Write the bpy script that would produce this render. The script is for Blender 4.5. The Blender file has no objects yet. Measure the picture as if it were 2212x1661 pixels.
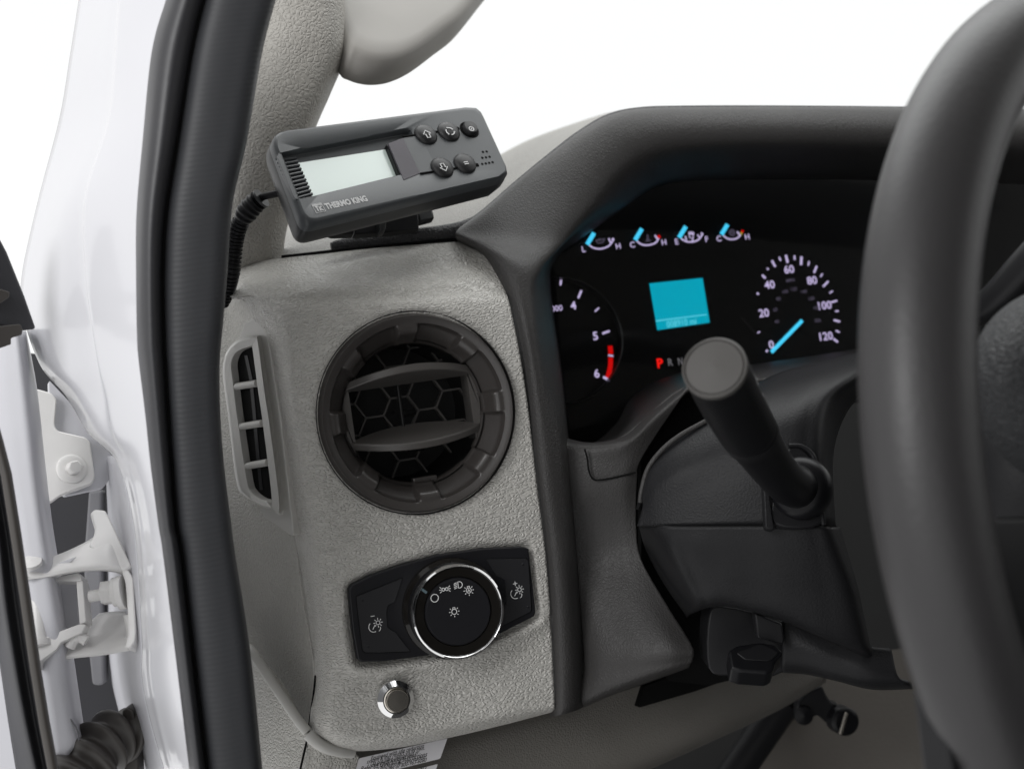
import bpy, bmesh, math, random
from mathutils import Vector, Matrix
random.seed(7)
SC = bpy.context.scene
COL = SC.collection
R = math.radians

# ---------------------------------------------------------------- camera, world, exposure
CAM_LOC = Vector((0.0, 0.0, 1.45))
YAW, PITCH, ROLL = R(-17), R(-13), R(-7)
FPX, CX, CY = 3072.0, 1106.0, 830.5          # focal length and centre in tracing pixels (2212 wide)
ROT = Matrix.Rotation(YAW, 3, 'Z') @ Matrix.Rotation(R(90) + PITCH, 3, 'X') @ Matrix.Rotation(ROLL, 3, 'Z')
cam = bpy.data.cameras.new('camera')
cam.lens = 50.0; cam.sensor_width = 36.0
cam.clip_start = 0.02; cam.clip_end = 200.0
cam.dof.use_dof = True; cam.dof.focus_distance = 0.73; cam.dof.aperture_fstop = 9.0
camo = bpy.data.objects.new('camera', cam); COL.objects.link(camo)
camo.matrix_world = Matrix.Translation(CAM_LOC) @ ROT.to_4x4()
SC.camera = camo

world = bpy.data.worlds.new('World'); SC.world = world; world.use_nodes = True
bg = world.node_tree.nodes['Background']
bg.inputs['Color'].default_value = (1.0, 1.0, 1.0, 1); bg.inputs['Strength'].default_value = 1.06
SC.view_settings.view_transform = 'Standard'; SC.view_settings.look = 'None'
SC.view_settings.gamma = 1.0; SC.view_settings.exposure = 0.0
SC.view_settings.use_curve_mapping = False
SC.render.film_transparent = False

def area_light(name, loc, target, sx, sy, power, color=(1, 1, 1)):
    l = bpy.data.lights.new(name, 'AREA'); l.shape = 'RECTANGLE'; l.size = sx; l.size_y = sy
    l.energy = power; l.color = color
    o = bpy.data.objects.new(name, l); COL.objects.link(o)
    o.location = loc
    o.rotation_euler = (Vector(target) - Vector(loc)).to_track_quat('-Z', 'Y').to_euler()
    return o
area_light('softbox', (0.45, 1.05, 2.15), (0.10, 0.68, 1.30), 1.3, 0.8, 9.0)
area_light('door_softbox', (-0.75, 0.05, 2.05), (0.05, 0.7, 1.25), 0.5, 0.5, 9.0)

# ---------------------------------------------------------------- pixel -> place helpers
def P(px, py, d):
    c = Vector(((px - CX) / FPX * d, -(py - CY) / FPX * d, -d))
    return CAM_LOC + ROT @ c
def zoom(x0, y0, w, ow):
    k = w / ow * 0.5400391; ox = x0 * 0.5400391; oy = y0 * 0.5400391
    def f(*pts):
        r = [(ox + a * k, oy + b * k) for a, b in pts]
        return r
    return f
Z1 = zoom(900, 380, 1200, 2212); Z2 = zoom(800, 1100, 1500, 2212); Z3 = zoom(1100, 2050, 1200, 1945)
Z4 = zoom(2000, 400, 1600, 2212); Z5 = zoom(2100, 1300, 1600, 2212); ZL = zoom(2200, 2175, 1600, 2212)
ZW = zoom(3300, 1000, 796, 1469); ZH = zoom(0, 1900, 800, 1131); ZU = zoom(0, 800, 800, 1022)
ZV = zoom(900, 1150, 400, 618); ZK = zoom(900, 2200, 600, 1139); ZT = zoom(1400, 2900, 400, 2212)
ZG = zoom(2200, 850, 900, 2212)

class Plane:
    def __init__(s, a, b, c):
        A, B, C_ = P(*a), P(*b), P(*c)
        n = (B - A).cross(C_ - A).normalized()
        if n.dot(CAM_LOC - A) < 0: n = -n
        s.o, s.n = A, n
    def at(s, px, py, off=0.0):
        d = P(px, py, 1.0) - CAM_LOC
        o = s.o + s.n * off
        t = (o - CAM_LOC).dot(s.n) / d.dot(s.n)
        return CAM_LOC + d * t
    def frame(s, px, py, off=0.0, ang=0.0):
        o = s.at(px, py, off)
        q = s.at(px + 20 * math.cos(R(ang)), py + 20 * math.sin(R(ang)), off)
        u = (q - o).normalized(); v = s.n.cross(u).normalized()
        return Frame(o, u, v, s.n)
class Frame:
    def __init__(s, o, u, v, n): s.o, s.u, s.v, s.n = o, u, v, n
    def __call__(s, x, y, z=0.0): return s.o + s.u * x + s.v * y + s.n * z
def flat_plane(d):    # plane square to the view at one depth
    return Plane((0, 0, d), (1000, 0, d), (0, 1000, d))

# ---------------------------------------------------------------- materials
MATS = {}
def mat(name, col, rough=0.5, spec=0.5, metal=0.0, bump=None, var=0.06, coat=0.0, emit=None, estr=1.0, stretch=None, varscale=40):
    if name in MATS: return MATS[name]
    m = bpy.data.materials.new(name); m.use_nodes = True
    nt = m.node_tree; N = nt.nodes; Lk = nt.links; b = N['Principled BSDF']
    b.inputs['Base Color'].default_value = (*col, 1); b.inputs['Roughness'].default_value = rough
    b.inputs['Specular IOR Level'].default_value = spec; b.inputs['Metallic'].default_value = metal
    b.inputs['Coat Weight'].default_value = coat; b.inputs['Coat Roughness'].default_value = 0.06
    tc = N.new('ShaderNodeTexCoord')
    if emit:
        b.inputs['Emission Color'].default_value = (*emit, 1); b.inputs['Emission Strength'].default_value = estr
    if var:
        nz = N.new('ShaderNodeTexNoise'); nz.inputs['Scale'].default_value = varscale; nz.inputs['Detail'].default_value = 5
        Lk.new(tc.outputs['Object'], nz.inputs['Vector'])
        mx = N.new('ShaderNodeMix'); mx.data_type = 'RGBA'
        mx.inputs[6].default_value = (*[c * (1 - var) for c in col], 1); mx.inputs[7].default_value = (*[min(1, c * (1 + var)) for c in col], 1)
        Lk.new(nz.outputs['Fac'], mx.inputs[0]); Lk.new(mx.outputs[2], b.inputs['Base Color'])
        mr = N.new('ShaderNodeMapRange'); mr.inputs['To Min'].default_value = max(0.02, rough - 0.05); mr.inputs['To Max'].default_value = rough + 0.05
        nz2 = N.new('ShaderNodeTexNoise'); nz2.inputs['Scale'].default_value = 25
        Lk.new(tc.outputs['Object'], nz2.inputs['Vector']); Lk.new(nz2.outputs['Fac'], mr.inputs['Value']); Lk.new(mr.outputs[0], b.inputs['Roughness'])
    if bump:
        kind, sc, st, dist = bump
        bp = N.new('ShaderNodeBump'); bp.inputs['Strength'].default_value = st; bp.inputs['Distance'].default_value = dist
        vec = tc.outputs['Object']
        mp = N.new('ShaderNodeMapping'); mp.inputs['Scale'].default_value = stretch or (1, 1, 1)
        mp.inputs['Rotation'].default_value = (R(20), R(25), R(10))
        Lk.new(vec, mp.inputs['Vector']); vec = mp.outputs[0]
        if kind == 'leather':
            wn = N.new('ShaderNodeTexNoise'); wn.inputs['Scale'].default_value = sc * 0.42; wn.inputs['Detail'].default_value = 2
            Lk.new(vec, wn.inputs['Vector'])
            sub = N.new('ShaderNodeVectorMath'); sub.operation = 'MULTIPLY_ADD'
            sub.inputs[1].default_value = (1.5 / sc,) * 3
            Lk.new(wn.outputs['Color'], sub.inputs[0]); Lk.new(vec, sub.inputs[2])
            vo = N.new('ShaderNodeTexVoronoi'); vo.feature = 'DISTANCE_TO_EDGE'; vo.inputs['Scale'].default_value = sc
            Lk.new(sub.outputs[0], vo.inputs['Vector'])
            inv = N.new('ShaderNodeMapRange'); inv.interpolation_type = 'SMOOTHSTEP'; inv.inputs['From Max'].default_value = 0.30
            Lk.new(vo.outputs['Distance'], inv.inputs['Value'])
            n2 = N.new('ShaderNodeTexNoise'); n2.inputs['Scale'].default_value = sc * 0.9; n2.inputs['Detail'].default_value = 3
            Lk.new(vec, n2.inputs['Vector'])
            ad = N.new('ShaderNodeMath'); ad.operation = 'MULTIPLY_ADD'; ad.inputs[1].default_value = 0.8
            Lk.new(inv.outputs[0], ad.inputs[0]); Lk.new(n2.outputs['Fac'], ad.inputs[2])
            Lk.new(ad.outputs[0], bp.inputs['Height'])
        elif kind == 'fine':
            nz = N.new('ShaderNodeTexNoise'); nz.inputs['Scale'].default_value = sc; nz.inputs['Detail'].default_value = 3
            Lk.new(vec, nz.inputs['Vector']); Lk.new(nz.outputs['Fac'], bp.inputs['Height'])
        elif kind == 'wave':
            wv = N.new('ShaderNodeTexWave'); wv.bands_direction = 'Z'; wv.inputs['Scale'].default_value = sc; wv.inputs['Distortion'].default_value = 0.6
            Lk.new(tc.outputs['Object'], wv.inputs['Vector'])
            nz = N.new('ShaderNodeTexNoise'); nz.inputs['Scale'].default_value = 900
            Lk.new(tc.outputs['Object'], nz.inputs['Vector'])
            ad = N.new('ShaderNodeMath'); ad.operation = 'MULTIPLY_ADD'; ad.inputs[1].default_value = 0.25
            Lk.new(nz.outputs['Fac'], ad.inputs[0]); Lk.new(wv.outputs['Fac'], ad.inputs[2]); Lk.new(ad.outputs[0], bp.inputs['Height'])
        Lk.new(bp.outputs[0], b.inputs['Normal'])
    MATS[name] = m
    return m
GREY = (0.475, 0.463, 0.435)
M_leather = mat('light_grey_leather_grain', GREY, 0.33, 0.5, bump=('leather', 360, 1.0, 0.00055), var=0.05, stretch=(1, 1, 1.9))
M_grey2 = mat('light_grey_fine_grain', (0.40, 0.39, 0.362), 0.42, 0.45, bump=('leather', 480, 1.0, 0.0005), var=0.05)
M_pillar = mat('pillar_grey_grain', (0.37, 0.355, 0.325), 0.5, 0.45, bump=('leather', 400, 1.0, 0.0004), var=0.05)
M_padtop = mat('top_pad_grain', (0.27, 0.262, 0.245), 0.5, 0.35, bump=('leather', 480, 0.9, 0.0004), var=0.05)
M_greysm = mat('light_grey_smooth_plastic', (0.44, 0.432, 0.41), 0.42, 0.5, bump=('fine', 1800, 0.25, 0.0002), var=0.03)
M_visor = mat('visor_vinyl', (0.28, 0.268, 0.25), 0.55, 0.3, bump=('fine', 900, 0.2, 0.0003), var=0.03)
M_dark = mat('dark_grey_plastic', (0.036, 0.0345, 0.034), 0.46, 0.25, bump=('leather', 620, 0.6, 0.0002), var=0.08)
M_lip = mat('dark_soft_lip', (0.035, 0.035, 0.037), 0.42, 0.35, bump=('leather', 560, 0.9, 0.0004), var=0.08)
M_black = mat('black_grain_plastic', (0.011, 0.011, 0.012), 0.42, 0.15, bump=('fine', 1100, 0.6, 0.0004), var=0.1)
M_blacksm = mat('black_smooth_plastic', (0.010, 0.010, 0.011), 0.36, 0.2, bump=('fine', 2500, 0.15, 0.0002), var=0.08)
M_stalk = mat('black_stalk_plastic', (0.006, 0.006, 0.007), 0.34, 0.16, var=0.08)
M_cap = mat('stalk_cap_plastic', (0.060, 0.057, 0.054), 0.5, 0.35, bump=('fine', 2500, 0.3, 0.0002), var=0.05)
M_gloss = mat('gloss_black', (0.010, 0.009, 0.008), 0.08, 0.3, var=0)
M_void = mat('unlit_black', (0.004, 0.004, 0.004), 0.8, 0.1, var=0)
M_rubber = mat('black_rubber', (0.027, 0.028, 0.031), 0.5, 0.3, bump=('wave', 140, 0.11, 0.0005), var=0.12)
M_rubber2 = mat('door_rubber', (0.028, 0.028, 0.031), 0.42, 0.38, bump=('fine', 500, 0.2, 0.0004), var=0.15)
M_brownrub = mat('brown_black_rubber', (0.045, 0.040, 0.036), 0.4, 0.5, var=0.15)
M_ctrl = mat('controller_plastic', (0.055, 0.060, 0.064), 0.38, 0.45, bump=('fine', 2600, 0.25, 0.0002), var=0.04)
M_ctrlback = mat('controller_back_plastic', (0.020, 0.021, 0.022), 0.4, 0.5, var=0.05)
M_btn = mat('button_rubber', (0.016, 0.016, 0.017), 0.45, 0.4, var=0.05)
M_pad = mat('purple_grey_pad', (0.085, 0.078, 0.090), 0.55, 0.4, bump=('fine', 700, 0.3, 0.0002), var=0.12)
M_lcd = mat('lcd_glass', (0.70, 0.80, 0.755), 0.12, 0.5, var=0, coat=0.3)
M_print = mat('white_print', (0.72, 0.72, 0.72), 0.5, 0.3, var=0)
M_print2 = mat('grey_print', (0.60, 0.60, 0.60), 0.5, 0.3, var=0.25, varscale=900)
M_printb = mat('black_print', (0.03, 0.03, 0.03), 0.6, 0.2, var=0)
M_vent = mat('vent_dark_plastic', (0.040, 0.036, 0.034), 0.31, 0.6, bump=('fine', 1700, 0.4, 0.0003), var=0.05)
M_vane = mat('vane_plastic', (0.075, 0.070, 0.066), 0.36, 0.45, bump=('fine', 1700, 0.2, 0.0002), var=0.05)
M_ventin = mat('vent_inner_plastic', (0.010, 0.010, 0.010), 0.4, 0.25, var=0.05)
M_switch = mat('switch_black', (0.012, 0.012, 0.014), 0.34, 0.25, bump=('fine', 2500, 0.12, 0.0001), var=0.05)
M_swbtn = mat('switch_button_black', (0.017, 0.017, 0.019), 0.4, 0.35, bump=('fine', 2500, 0.12, 0.0001), var=0.05)
M_chrome = mat('chrome', (0.80, 0.80, 0.80), 0.07, 0.5, metal=1.0, var=0)
M_nickel = mat('brushed_nickel', (0.62, 0.58, 0.52), 0.22, 0.5, metal=1.0, var=0.1)
M_white = mat('white_paint', (0.54, 0.54, 0.565), 0.25, 0.5, coat=0.4, var=0.015, varscale=8)
M_white2 = mat('white_primer_paint', (0.50, 0.50, 0.53), 0.4, 0.5, var=0.05, varscale=30)
M_hinge = mat('hinge_white_paint', (0.70, 0.69, 0.68), 0.38, 0.5, var=0.06, varscale=60)
M_seam = mat('seam_sealer', (0.16, 0.16, 0.17), 0.6, 0.3, var=0.1)
M_clus = mat('cluster_black', (0.0022, 0.0022, 0.0026), 0.5, 0.1, var=0)
M_clus2 = mat('cluster_ring_black', (0.006, 0.006, 0.007), 0.35, 0.25, var=0)
LAV = (0.50, 0.42, 0.66)
M_lav = mat('gauge_lavender', (0.02, 0.02, 0.02), 0.5, 0, var=0, emit=LAV, estr=1.1)
M_lavdim = mat('gauge_lavender_dim', (0.02, 0.02, 0.02), 0.5, 0, var=0, emit=LAV, estr=0.14)
M_greydim = mat('gear_grey', (0.02, 0.02, 0.02), 0.5, 0, var=0, emit=(0.5, 0.48, 0.52), estr=0.32)
M_red = mat('gauge_red', (0.02, 0, 0), 0.5, 0, var=0, emit=(0.55, 0.003, 0.003), estr=1.0)
M_redp = mat('gear_red', (0.02, 0, 0), 0.5, 0, var=0, emit=(1.0, 0.012, 0.008), estr=1.0)
M_yel = mat('gauge_yellow', (0.02, 0.02, 0), 0.5, 0, var=0, emit=(0.45, 0.36, 0.05), estr=0.7)
M_needle = mat('needle_cyan', (0.0, 0.1, 0.12), 0.5, 0, var=0, emit=(0.07, 0.62, 0.95), estr=1.0)
M_glow = mat('needle_hub_glow', (0.0, 0.01, 0.02), 0.5, 0, var=0, emit=(0.0, 0.10, 0.28), estr=0.8)
M_disp = mat('display_cyan', (0.0, 0.05, 0.06), 0.3, 0.2, var=0, emit=(0.0, 0.36, 0.50), estr=0.95)
M_disp2 = mat('display_pale', (0.0, 0.05, 0.06), 0.3, 0.2, var=0, emit=(0.10, 0.62, 0.75), estr=1.0)
M_sticker = mat('sticker_white', (0.62, 0.61, 0.63), 0.45, 0.4, var=0.03)
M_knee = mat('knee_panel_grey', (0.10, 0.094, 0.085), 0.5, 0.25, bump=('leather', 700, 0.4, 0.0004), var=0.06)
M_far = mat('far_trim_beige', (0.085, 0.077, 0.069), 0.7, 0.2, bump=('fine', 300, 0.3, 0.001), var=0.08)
M_wheel = mat('steering_wheel_vinyl', (0.028, 0.027, 0.028), 0.42, 0.35, bump=('fine', 500, 0.25, 0.0006), var=0.06)
M_padw = mat('airbag_vinyl', (0.028, 0.029, 0.031), 0.5, 0.3, bump=('leather', 420, 0.8, 0.0008), var=0.06)
M_shell = mat('headliner_cloth', (0.30, 0.29, 0.27), 0.9, 0.1, var=0.05)
M_seat = mat('cab_dark_cloth', (0.05, 0.05, 0.05), 0.9, 0.1, var=0.05)
def glass_mat():
    m = bpy.data.materials.new('clear_pane'); m.use_nodes = True
    nt = m.node_tree; nt.nodes.clear(); N = nt.nodes
    o = N.new('ShaderNodeOutputMaterial'); mx = N.new('ShaderNodeMixShader'); t = N.new('ShaderNodeBsdfTransparent'); g = N.new('ShaderNodeBsdfGlossy')
    t.inputs[0].default_value = (0.985, 0.992, 0.99, 1); g.inputs['Roughness'].default_value = 0.02
    mx.inputs[0].default_value = 0.015
    nt.links.new(t.outputs[0], mx.inputs[1]); nt.links.new(g.outputs[0], mx.inputs[2]); nt.links.new(mx.outputs[0], o.inputs[0])
    return m
M_glass = glass_mat()

# ---------------------------------------------------------------- object helpers
def root_of(o):
    while o.parent: o = o.parent
    return o
def thing(name, label, cat, base, group=None):
    o = bpy.data.objects.new(name, None); COL.objects.link(o); o.location = base
    o.empty_display_size = 0.01
    o['label'] = label; o['category'] = cat
    if group: o['group'] = group
    return o
def part(name, vf, m, parent=None, smooth=True, sharp=38, bevel=None, solid=None, sub=0, orient='out', label=None, cat=None, kind=None, base=None):
    vs, fs = vf
    if parent is None:
        org = base if base is not None else Vector((sum(v.x for v in vs) / len(vs), sum(v.y for v in vs) / len(vs), min(v.z for v in vs)))
    else: org = root_of(parent).location
    me = bpy.data.meshes.new(name)
    me.from_pydata([v - org for v in vs], [], fs)
    bm = bmesh.new(); bm.from_mesh(me)
    if orient == 'out': bmesh.ops.recalc_face_normals(bm, faces=bm.faces)
    elif orient == 'cam':
        bmesh.ops.recalc_face_normals(bm, faces=bm.faces)
        c = CAM_LOC - org; s = 0
        for f in bm.faces: s += f.normal.dot((c - f.calc_center_median()).normalized()) * f.calc_area()
        if s < 0: bmesh.ops.reverse_faces(bm, faces=bm.faces)
    bm.to_mesh(me); bm.free()
    if smooth:
        me.polygons.foreach_set('use_smooth', [True] * len(me.polygons))
        if sharp and not bevel and not sub: me.set_sharp_from_angle(angle=R(sharp))
    me.materials.append(m)
    o = bpy.data.objects.new(name, me); COL.objects.link(o)
    if parent is None: o.location = org
    else: o.parent = parent
    if solid:
        md = o.modifiers.new('solid', 'SOLIDIFY'); md.thickness = solid; md.offset = -1
    if bevel:
        md = o.modifiers.new('bevel', 'BEVEL'); md.width = bevel[0]; md.segments = bevel[1]; md.limit_method = 'ANGLE'; md.angle_limit = R(30)
        md.harden_normals = False
        if smooth: me.set_sharp_from_angle(angle=R(70))
    if sub:
        md = o.modifiers.new('sub', 'SUBSURF'); md.levels = sub; md.render_levels = sub
    if label: o['label'] = label
    if cat: o['category'] = cat
    if kind: o['kind'] = kind
    return o

def cr(p0, p1, p2, p3, t):
    return tuple(0.5 * ((2 * b) + (-a + c) * t + (2 * a - 5 * b + 4 * c - d) * t * t + (-a + 3 * b - 3 * c + d) * t ** 3) for a, b, c, d in zip(p0, p1, p2, p3))
def spline(pts, n, closed=False):
    out = []; m = len(pts)
    if closed:
        for i in range(m):
            for k in range(n): out.append(cr(pts[i - 1], pts[i], pts[(i + 1) % m], pts[(i + 2) % m], k / n))
    else:
        ext = lambda a, b: tuple(2 * x - y for x, y in zip(a, b))
        q = [ext(pts[0], pts[1])] + list(pts) + [ext(pts[-1], pts[-2])]
        for i in range(m - 1):
            for k in range(n): out.append(cr(q[i], q[i + 1], q[i + 2], q[i + 3], k / n))
        out.append(tuple(pts[-1]))
    return out
def roundc(pts, r, seg=5):
    out = []; m = len(pts)
    for i in range(m):
        a, b, c = Vector(pts[i - 1]), Vector(pts[i]), Vector(pts[(i + 1) % m])
        rr = r[i] if isinstance(r, (list, tuple)) else r
        la, lc = (a - b).length, (c - b).length
        k = min(rr, la * 0.45, lc * 0.45)
        if k < 0.01: out.append(tuple(b)); continue
        p, q = b + (a - b).normalized() * k, b + (c - b).normalized() * k
        for j in range(seg + 1):
            t = j / seg
            out.append(tuple(p * (1 - t) ** 2 + b * 2 * t * (1 - t) + q * t * t))
    return out
def loft_px(rows, su=8, sv=8, disp=None, keep=None):
    """rows of (px,py,depth) control points, spline-interpolated both ways and placed in space"""
    r2 = [spline(r, su) for r in rows]
    cols = [spline(list(c), sv) for c in zip(*r2)]
    nv, nu = len(cols[0]), len(cols)
    vs, idx = [], []
    for j in range(nv):
        for i in range(nu):
            px, py, d = cols[i][j]
            if disp: d += disp(px, py)
            vs.append(P(px, py, d)); idx.append((px, py))
    fs = []
    for j in range(nv - 1):
        for i in range(nu - 1):
            q = (j * nu + i, j * nu + i + 1, (j + 1) * nu + i + 1, (j + 1) * nu + i)
            if keep:
                mx = sum(idx[k][0] for k in q) / 4; my = sum(idx[k][1] for k in q) / 4
                if not keep(mx, my): continue
            fs.append(q)
    return vs, fs
def rings(rs, cap0=True, cap1=True, closed=True):
    n = len(rs[0]); vs = [v for r in rs for v in r]; fs = []
    for j in range(len(rs) - 1):
        for i in range(n if closed else n - 1):
            k = (i + 1) % n
            fs.append((j * n + i, j * n + k, (j + 1) * n + k, (j + 1) * n + i))
    if cap0: fs.append(tuple(range(n))[::-1])
    if cap1: fs.append(tuple(range((len(rs) - 1) * n, len(rs) * n)))
    return vs, fs
def prism(pl, pts, n0, n1):
    top = [pl.at(x, y, n1) for x, y in pts]
    bot = [v - pl.n * (n1 - n0) for v in top]
    return rings([bot, top])
def ringprism(pl, outer, inner, n0, n1):
    """closed band between two outlines with the same point count"""
    ot = [pl.at(x, y, n1) for x, y in outer]; it = [pl.at(x, y, n1) for x, y in inner]
    ob = [v - pl.n * (n1 - n0) for v in ot]; ib = [v - pl.n * (n1 - n0) for v in it]
    vs, fs = rings([ob, ot, it, ib], False, False)
    n = len(outer)
    for i in range(n):
        k = (i + 1) % n; fs.append((3 * n + i, 3 * n + k, k, i))
    return vs, fs
def tube(path, rad, n=16, caps=True, squash=None):
    pts = [Vector(p) for p in path]; m = len(pts)
    T = [(pts[min(i + 1, m - 1)] - pts[max(i - 1, 0)]).normalized() for i in range(m)]
    a = Vector((0, 0, 1)) if abs(T[0].z) < 0.9 else Vector((1, 0, 0))
    u = (a - T[0] * a.dot(T[0])).normalized(); rs = []
    for i in range(m):
        u = (u - T[i] * u.dot(T[i])).normalized(); v = T[i].cross(u)
        r = rad[i] if isinstance(rad, (list, tuple)) else rad
        rs.append([pts[i] + u * (r * math.cos(2 * math.pi * k / n)) + v * (r * math.sin(2 * math.pi * k / n)) for k in range(n)])
    return rings(rs, caps, caps)
def vspline(pts3, n):
    return [Vector(p) for p in spline([tuple(p) for p in pts3], n)]
def pxpath(pts, n=8):
    return [P(*p) for p in spline(pts, n)]
def lathe(prof, fr, n=64, caps=(False, False)):
    rs = [[fr(r * math.cos(2 * math.pi * k / n), r * math.sin(2 * math.pi * k / n), z) for k in range(n)] for r, z in prof]
    return rings(rs, *caps)
def join(*vfs):
    vs, fs = [], []
    for a, b in vfs:
        o = len(vs); vs += a; fs += [tuple(i + o for i in f) for f in b]
    return vs, fs
def box(fr, x0, x1, y0, y1, z0, z1):
    b = [fr(x0, y0, z0), fr(x1, y0, z0), fr(x1, y1, z0), fr(x0, y1, z0)]
    t = [fr(x0, y0, z1), fr(x1, y0, z1), fr(x1, y1, z1), fr(x0, y1, z1)]
    return rings([b, t])
def ellipse(cx, cy, rx, ry, n=40, ang=0):
    c, s = math.cos(R(ang)), math.sin(R(ang))
    return [(cx + rx * math.cos(2 * math.pi * k / n) * c - ry * math.sin(2 * math.pi * k / n) * s,
             cy + rx * math.cos(2 * math.pi * k / n) * s + ry * math.sin(2 * math.pi * k / n) * c) for k in range(n)]
def stroke(fr, polys, w, z0=0.0, th=0.00012):
    """flat printed lines: each polyline a thin band in the frame (metres)"""
    out = []
    for pl in polys:
        p = [Vector(q) for q in pl]; m = len(p); Lf, Rt = [], []
        closed = (p[0] - p[-1]).length < 1e-9 and m > 2
        for i in range(m):
            if closed: t = (p[(i + 1) % (m - 1)] - p[(i - 1) % (m - 1)])
            else: t = p[min(i + 1, m - 1)] - p[max(i - 1, 0)]
            t = t.normalized(); nn = Vector((-t.y, t.x)) * (w / 2)
            Lf.append(p[i] + nn); Rt.append(p[i] - nn)
        rs = [[fr(a.x, a.y, z0), fr(b.x, b.y, z0), fr(b.x, b.y, z0 + th), fr(a.x, a.y, z0 + th)] for a, b in zip(Lf, Rt)]
        out.append(rings(rs, True, True))
    return join(*out)
def circ(cx, cy, r, a0=0, a1=360, n=24):
    return [(cx + r * math.cos(R(a0 + (a1 - a0) * k / n)), cy + r * math.sin(R(a0 + (a1 - a0) * k / n))) for k in range(n + 1)]
def text(body, O, u, v, n, h, bold=0.0, width=None, shear=0.0, align='CENTER', spacing=1.0, th=0.0001):
    c = bpy.data.curves.new('t', 'FONT'); c.body = body; c.size = 1.0; c.align_x = align; c.align_y = 'CENTER'
    c.offset = bold; c.shear = shear; c.space_character = spacing; c.resolution_u = 3
    o = bpy.data.objects.new('t', c); COL.objects.link(o)
    dg = bpy.context.evaluated_depsgraph_get(); dg.update()
    me = bpy.data.meshes.new_from_object(o.evaluated_get(dg))
    xs = [q.co.x for q in me.vertices]; ys = [q.co.y for q in me.vertices]
    sy = h / 0.70; sx = sy
    mx = (max(xs) + min(xs)) / 2 if align == 'CENTER' else 0
    my = (max(ys) + min(ys)) / 2
    if width: sx = width / (max(xs) - min(xs))
    vs = [O + u * ((q.co.x - mx) * sx) + v * ((q.co.y - my) * sy) + n * th for q in me.vertices]
    fs = [tuple(f.vertices) for f in me.polygons]
    bpy.data.objects.remove(o); bpy.data.curves.remove(c); bpy.data.meshes.remove(me)
    return vs, fs
def sdf(poly):
    def f(px, py):
        dmin = 1e9; inside = False; m = len(poly)
        for i in range(m):
            x1, y1 = poly[i]; x2, y2 = poly[(i + 1) % m]
            dx, dy = x2 - x1, y2 - y1
            t = max(0, min(1, ((px - x1) * dx + (py - y1) * dy) / (dx * dx + dy * dy + 1e-9)))
            q = (px - x1 - t * dx) ** 2 + (py - y1 - t * dy) ** 2
            if q < dmin: dmin = q
            if (y1 > py) != (y2 > py) and px < (x2 - x1) * (py - y1) / (y2 - y1) + x1: inside = not inside
        return -math.sqrt(dmin) if inside else math.sqrt(dmin)
    return f
def sstep(a, b, x):
    t = max(0.0, min(1.0, (x - a) / (b - a))); return t * t * (3 - 2 * t)

# ---------------------------------------------------------------- the cab round the dashboard (setting)
def slab(name, x0, x1, y0, y1, z0, z1, m, kind='structure'):
    fr = Frame(Vector((0, 0, 0)), Vector((1, 0, 0)), Vector((0, 1, 0)), Vector((0, 0, 1)))
    return part(name, box(fr, x0, x1, y0, y1, z0, z1), m, None, smooth=False, kind=kind)
slab('floor', 0.02, 1.75, -0.95, 1.45, 0.60, 0.64, M_seat)
slab('firewall', 0.02, 1.75, 1.30, 1.34, 0.645, 1.16, M_seat)
slab('ceiling', 0.02, 1.75, -0.95, 0.62, 1.93, 1.97, M_shell)
slab('wall_rear', 0.02, 1.75, -0.99, -0.955, 0.645, 1.925, M_seat)
slab('wall_right', 1.755, 1.79, -0.95, 1.28, 0.645, 1.22, M_seat)

# ---------------------------------------------------------------- dashboard
PA = Plane((640, 900, 0.715), (1180, 900, 0.753), (640, 1500, 0.712))     # light grey face of the dash end
def DA(px, py):
    return (PA.at(px, py) - CAM_LOC).dot(ROT @ Vector((0, 0, -1)))
SW_OUT = Z3((475, 500), (490, 470), (620, 405), (800, 345), (1050, 275), (1350, 232), (1600, 220), (1645, 232), (1692, 640), (1682, 672), (1500, 765), (1300, 855), (1000, 925), (700, 965), (560, 968), (535, 955), (500, 760))
sw_sdf = sdf(SW_OUT)
VC = Z2((1283, 812))[0]; VRX, VRY = 575 * 0.36621, 588 * 0.36621
def dash_disp(px, py):
    o = 0.0
    if 700 < px < 1200 and 1150 < py < 1480:
        s = sw_sdf(px, py)
        o += 0.0042 * (1 - sstep(-2, 13, s))                     # pocket the switch sits in
        if py > 1330: o -= 0.0024 * math.exp(-((s - 22) / 11.0) ** 2)
    q = math.hypot((px - VC[0]) / VRX, (py - VC[1]) / VRY)
    o += 0.0016 * (1 - sstep(1.0, 1.06, q)) if q > 0.9 else 0
    return o
dash = thing('dashboard', 'two-tone dashboard with light grey grained end panel and charcoal instrument hood', 'dashboard', P(900, 1661, 0.80))
rowsL = [
 [(503, 602, .775), (530, 574, .787), (607, 557, .79), (700, 546, .795), (800, 535, .80), (900, 527, .805), (988, 521, .812)],
 [(495, 622, .760), (540, 600, .757), (615, 588, .757), (715, 577, .765), (830, 566, .772), (950, 554, .781), (1046, 541, .793)],
 [(494, 638, .748), (560, 632, .731), (628, 626, .727), (730, 618, .735), (850, 610, .744), (970, 602, .755), (1078, 597, .770)],
 [(512, 647, .743), (576, 648, .7245), (635, 649, .7205), (740, 644, .728), (860, 638, .737), (980, 631, .747), (1092, 629, .762)],
 [(532, 656, .740), (590, 668, .7215), (642, 675, .717), (750, 672, .7235), (870, 668, .7315), (990, 662, .740), (1102, 662, .7545)],
]
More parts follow.
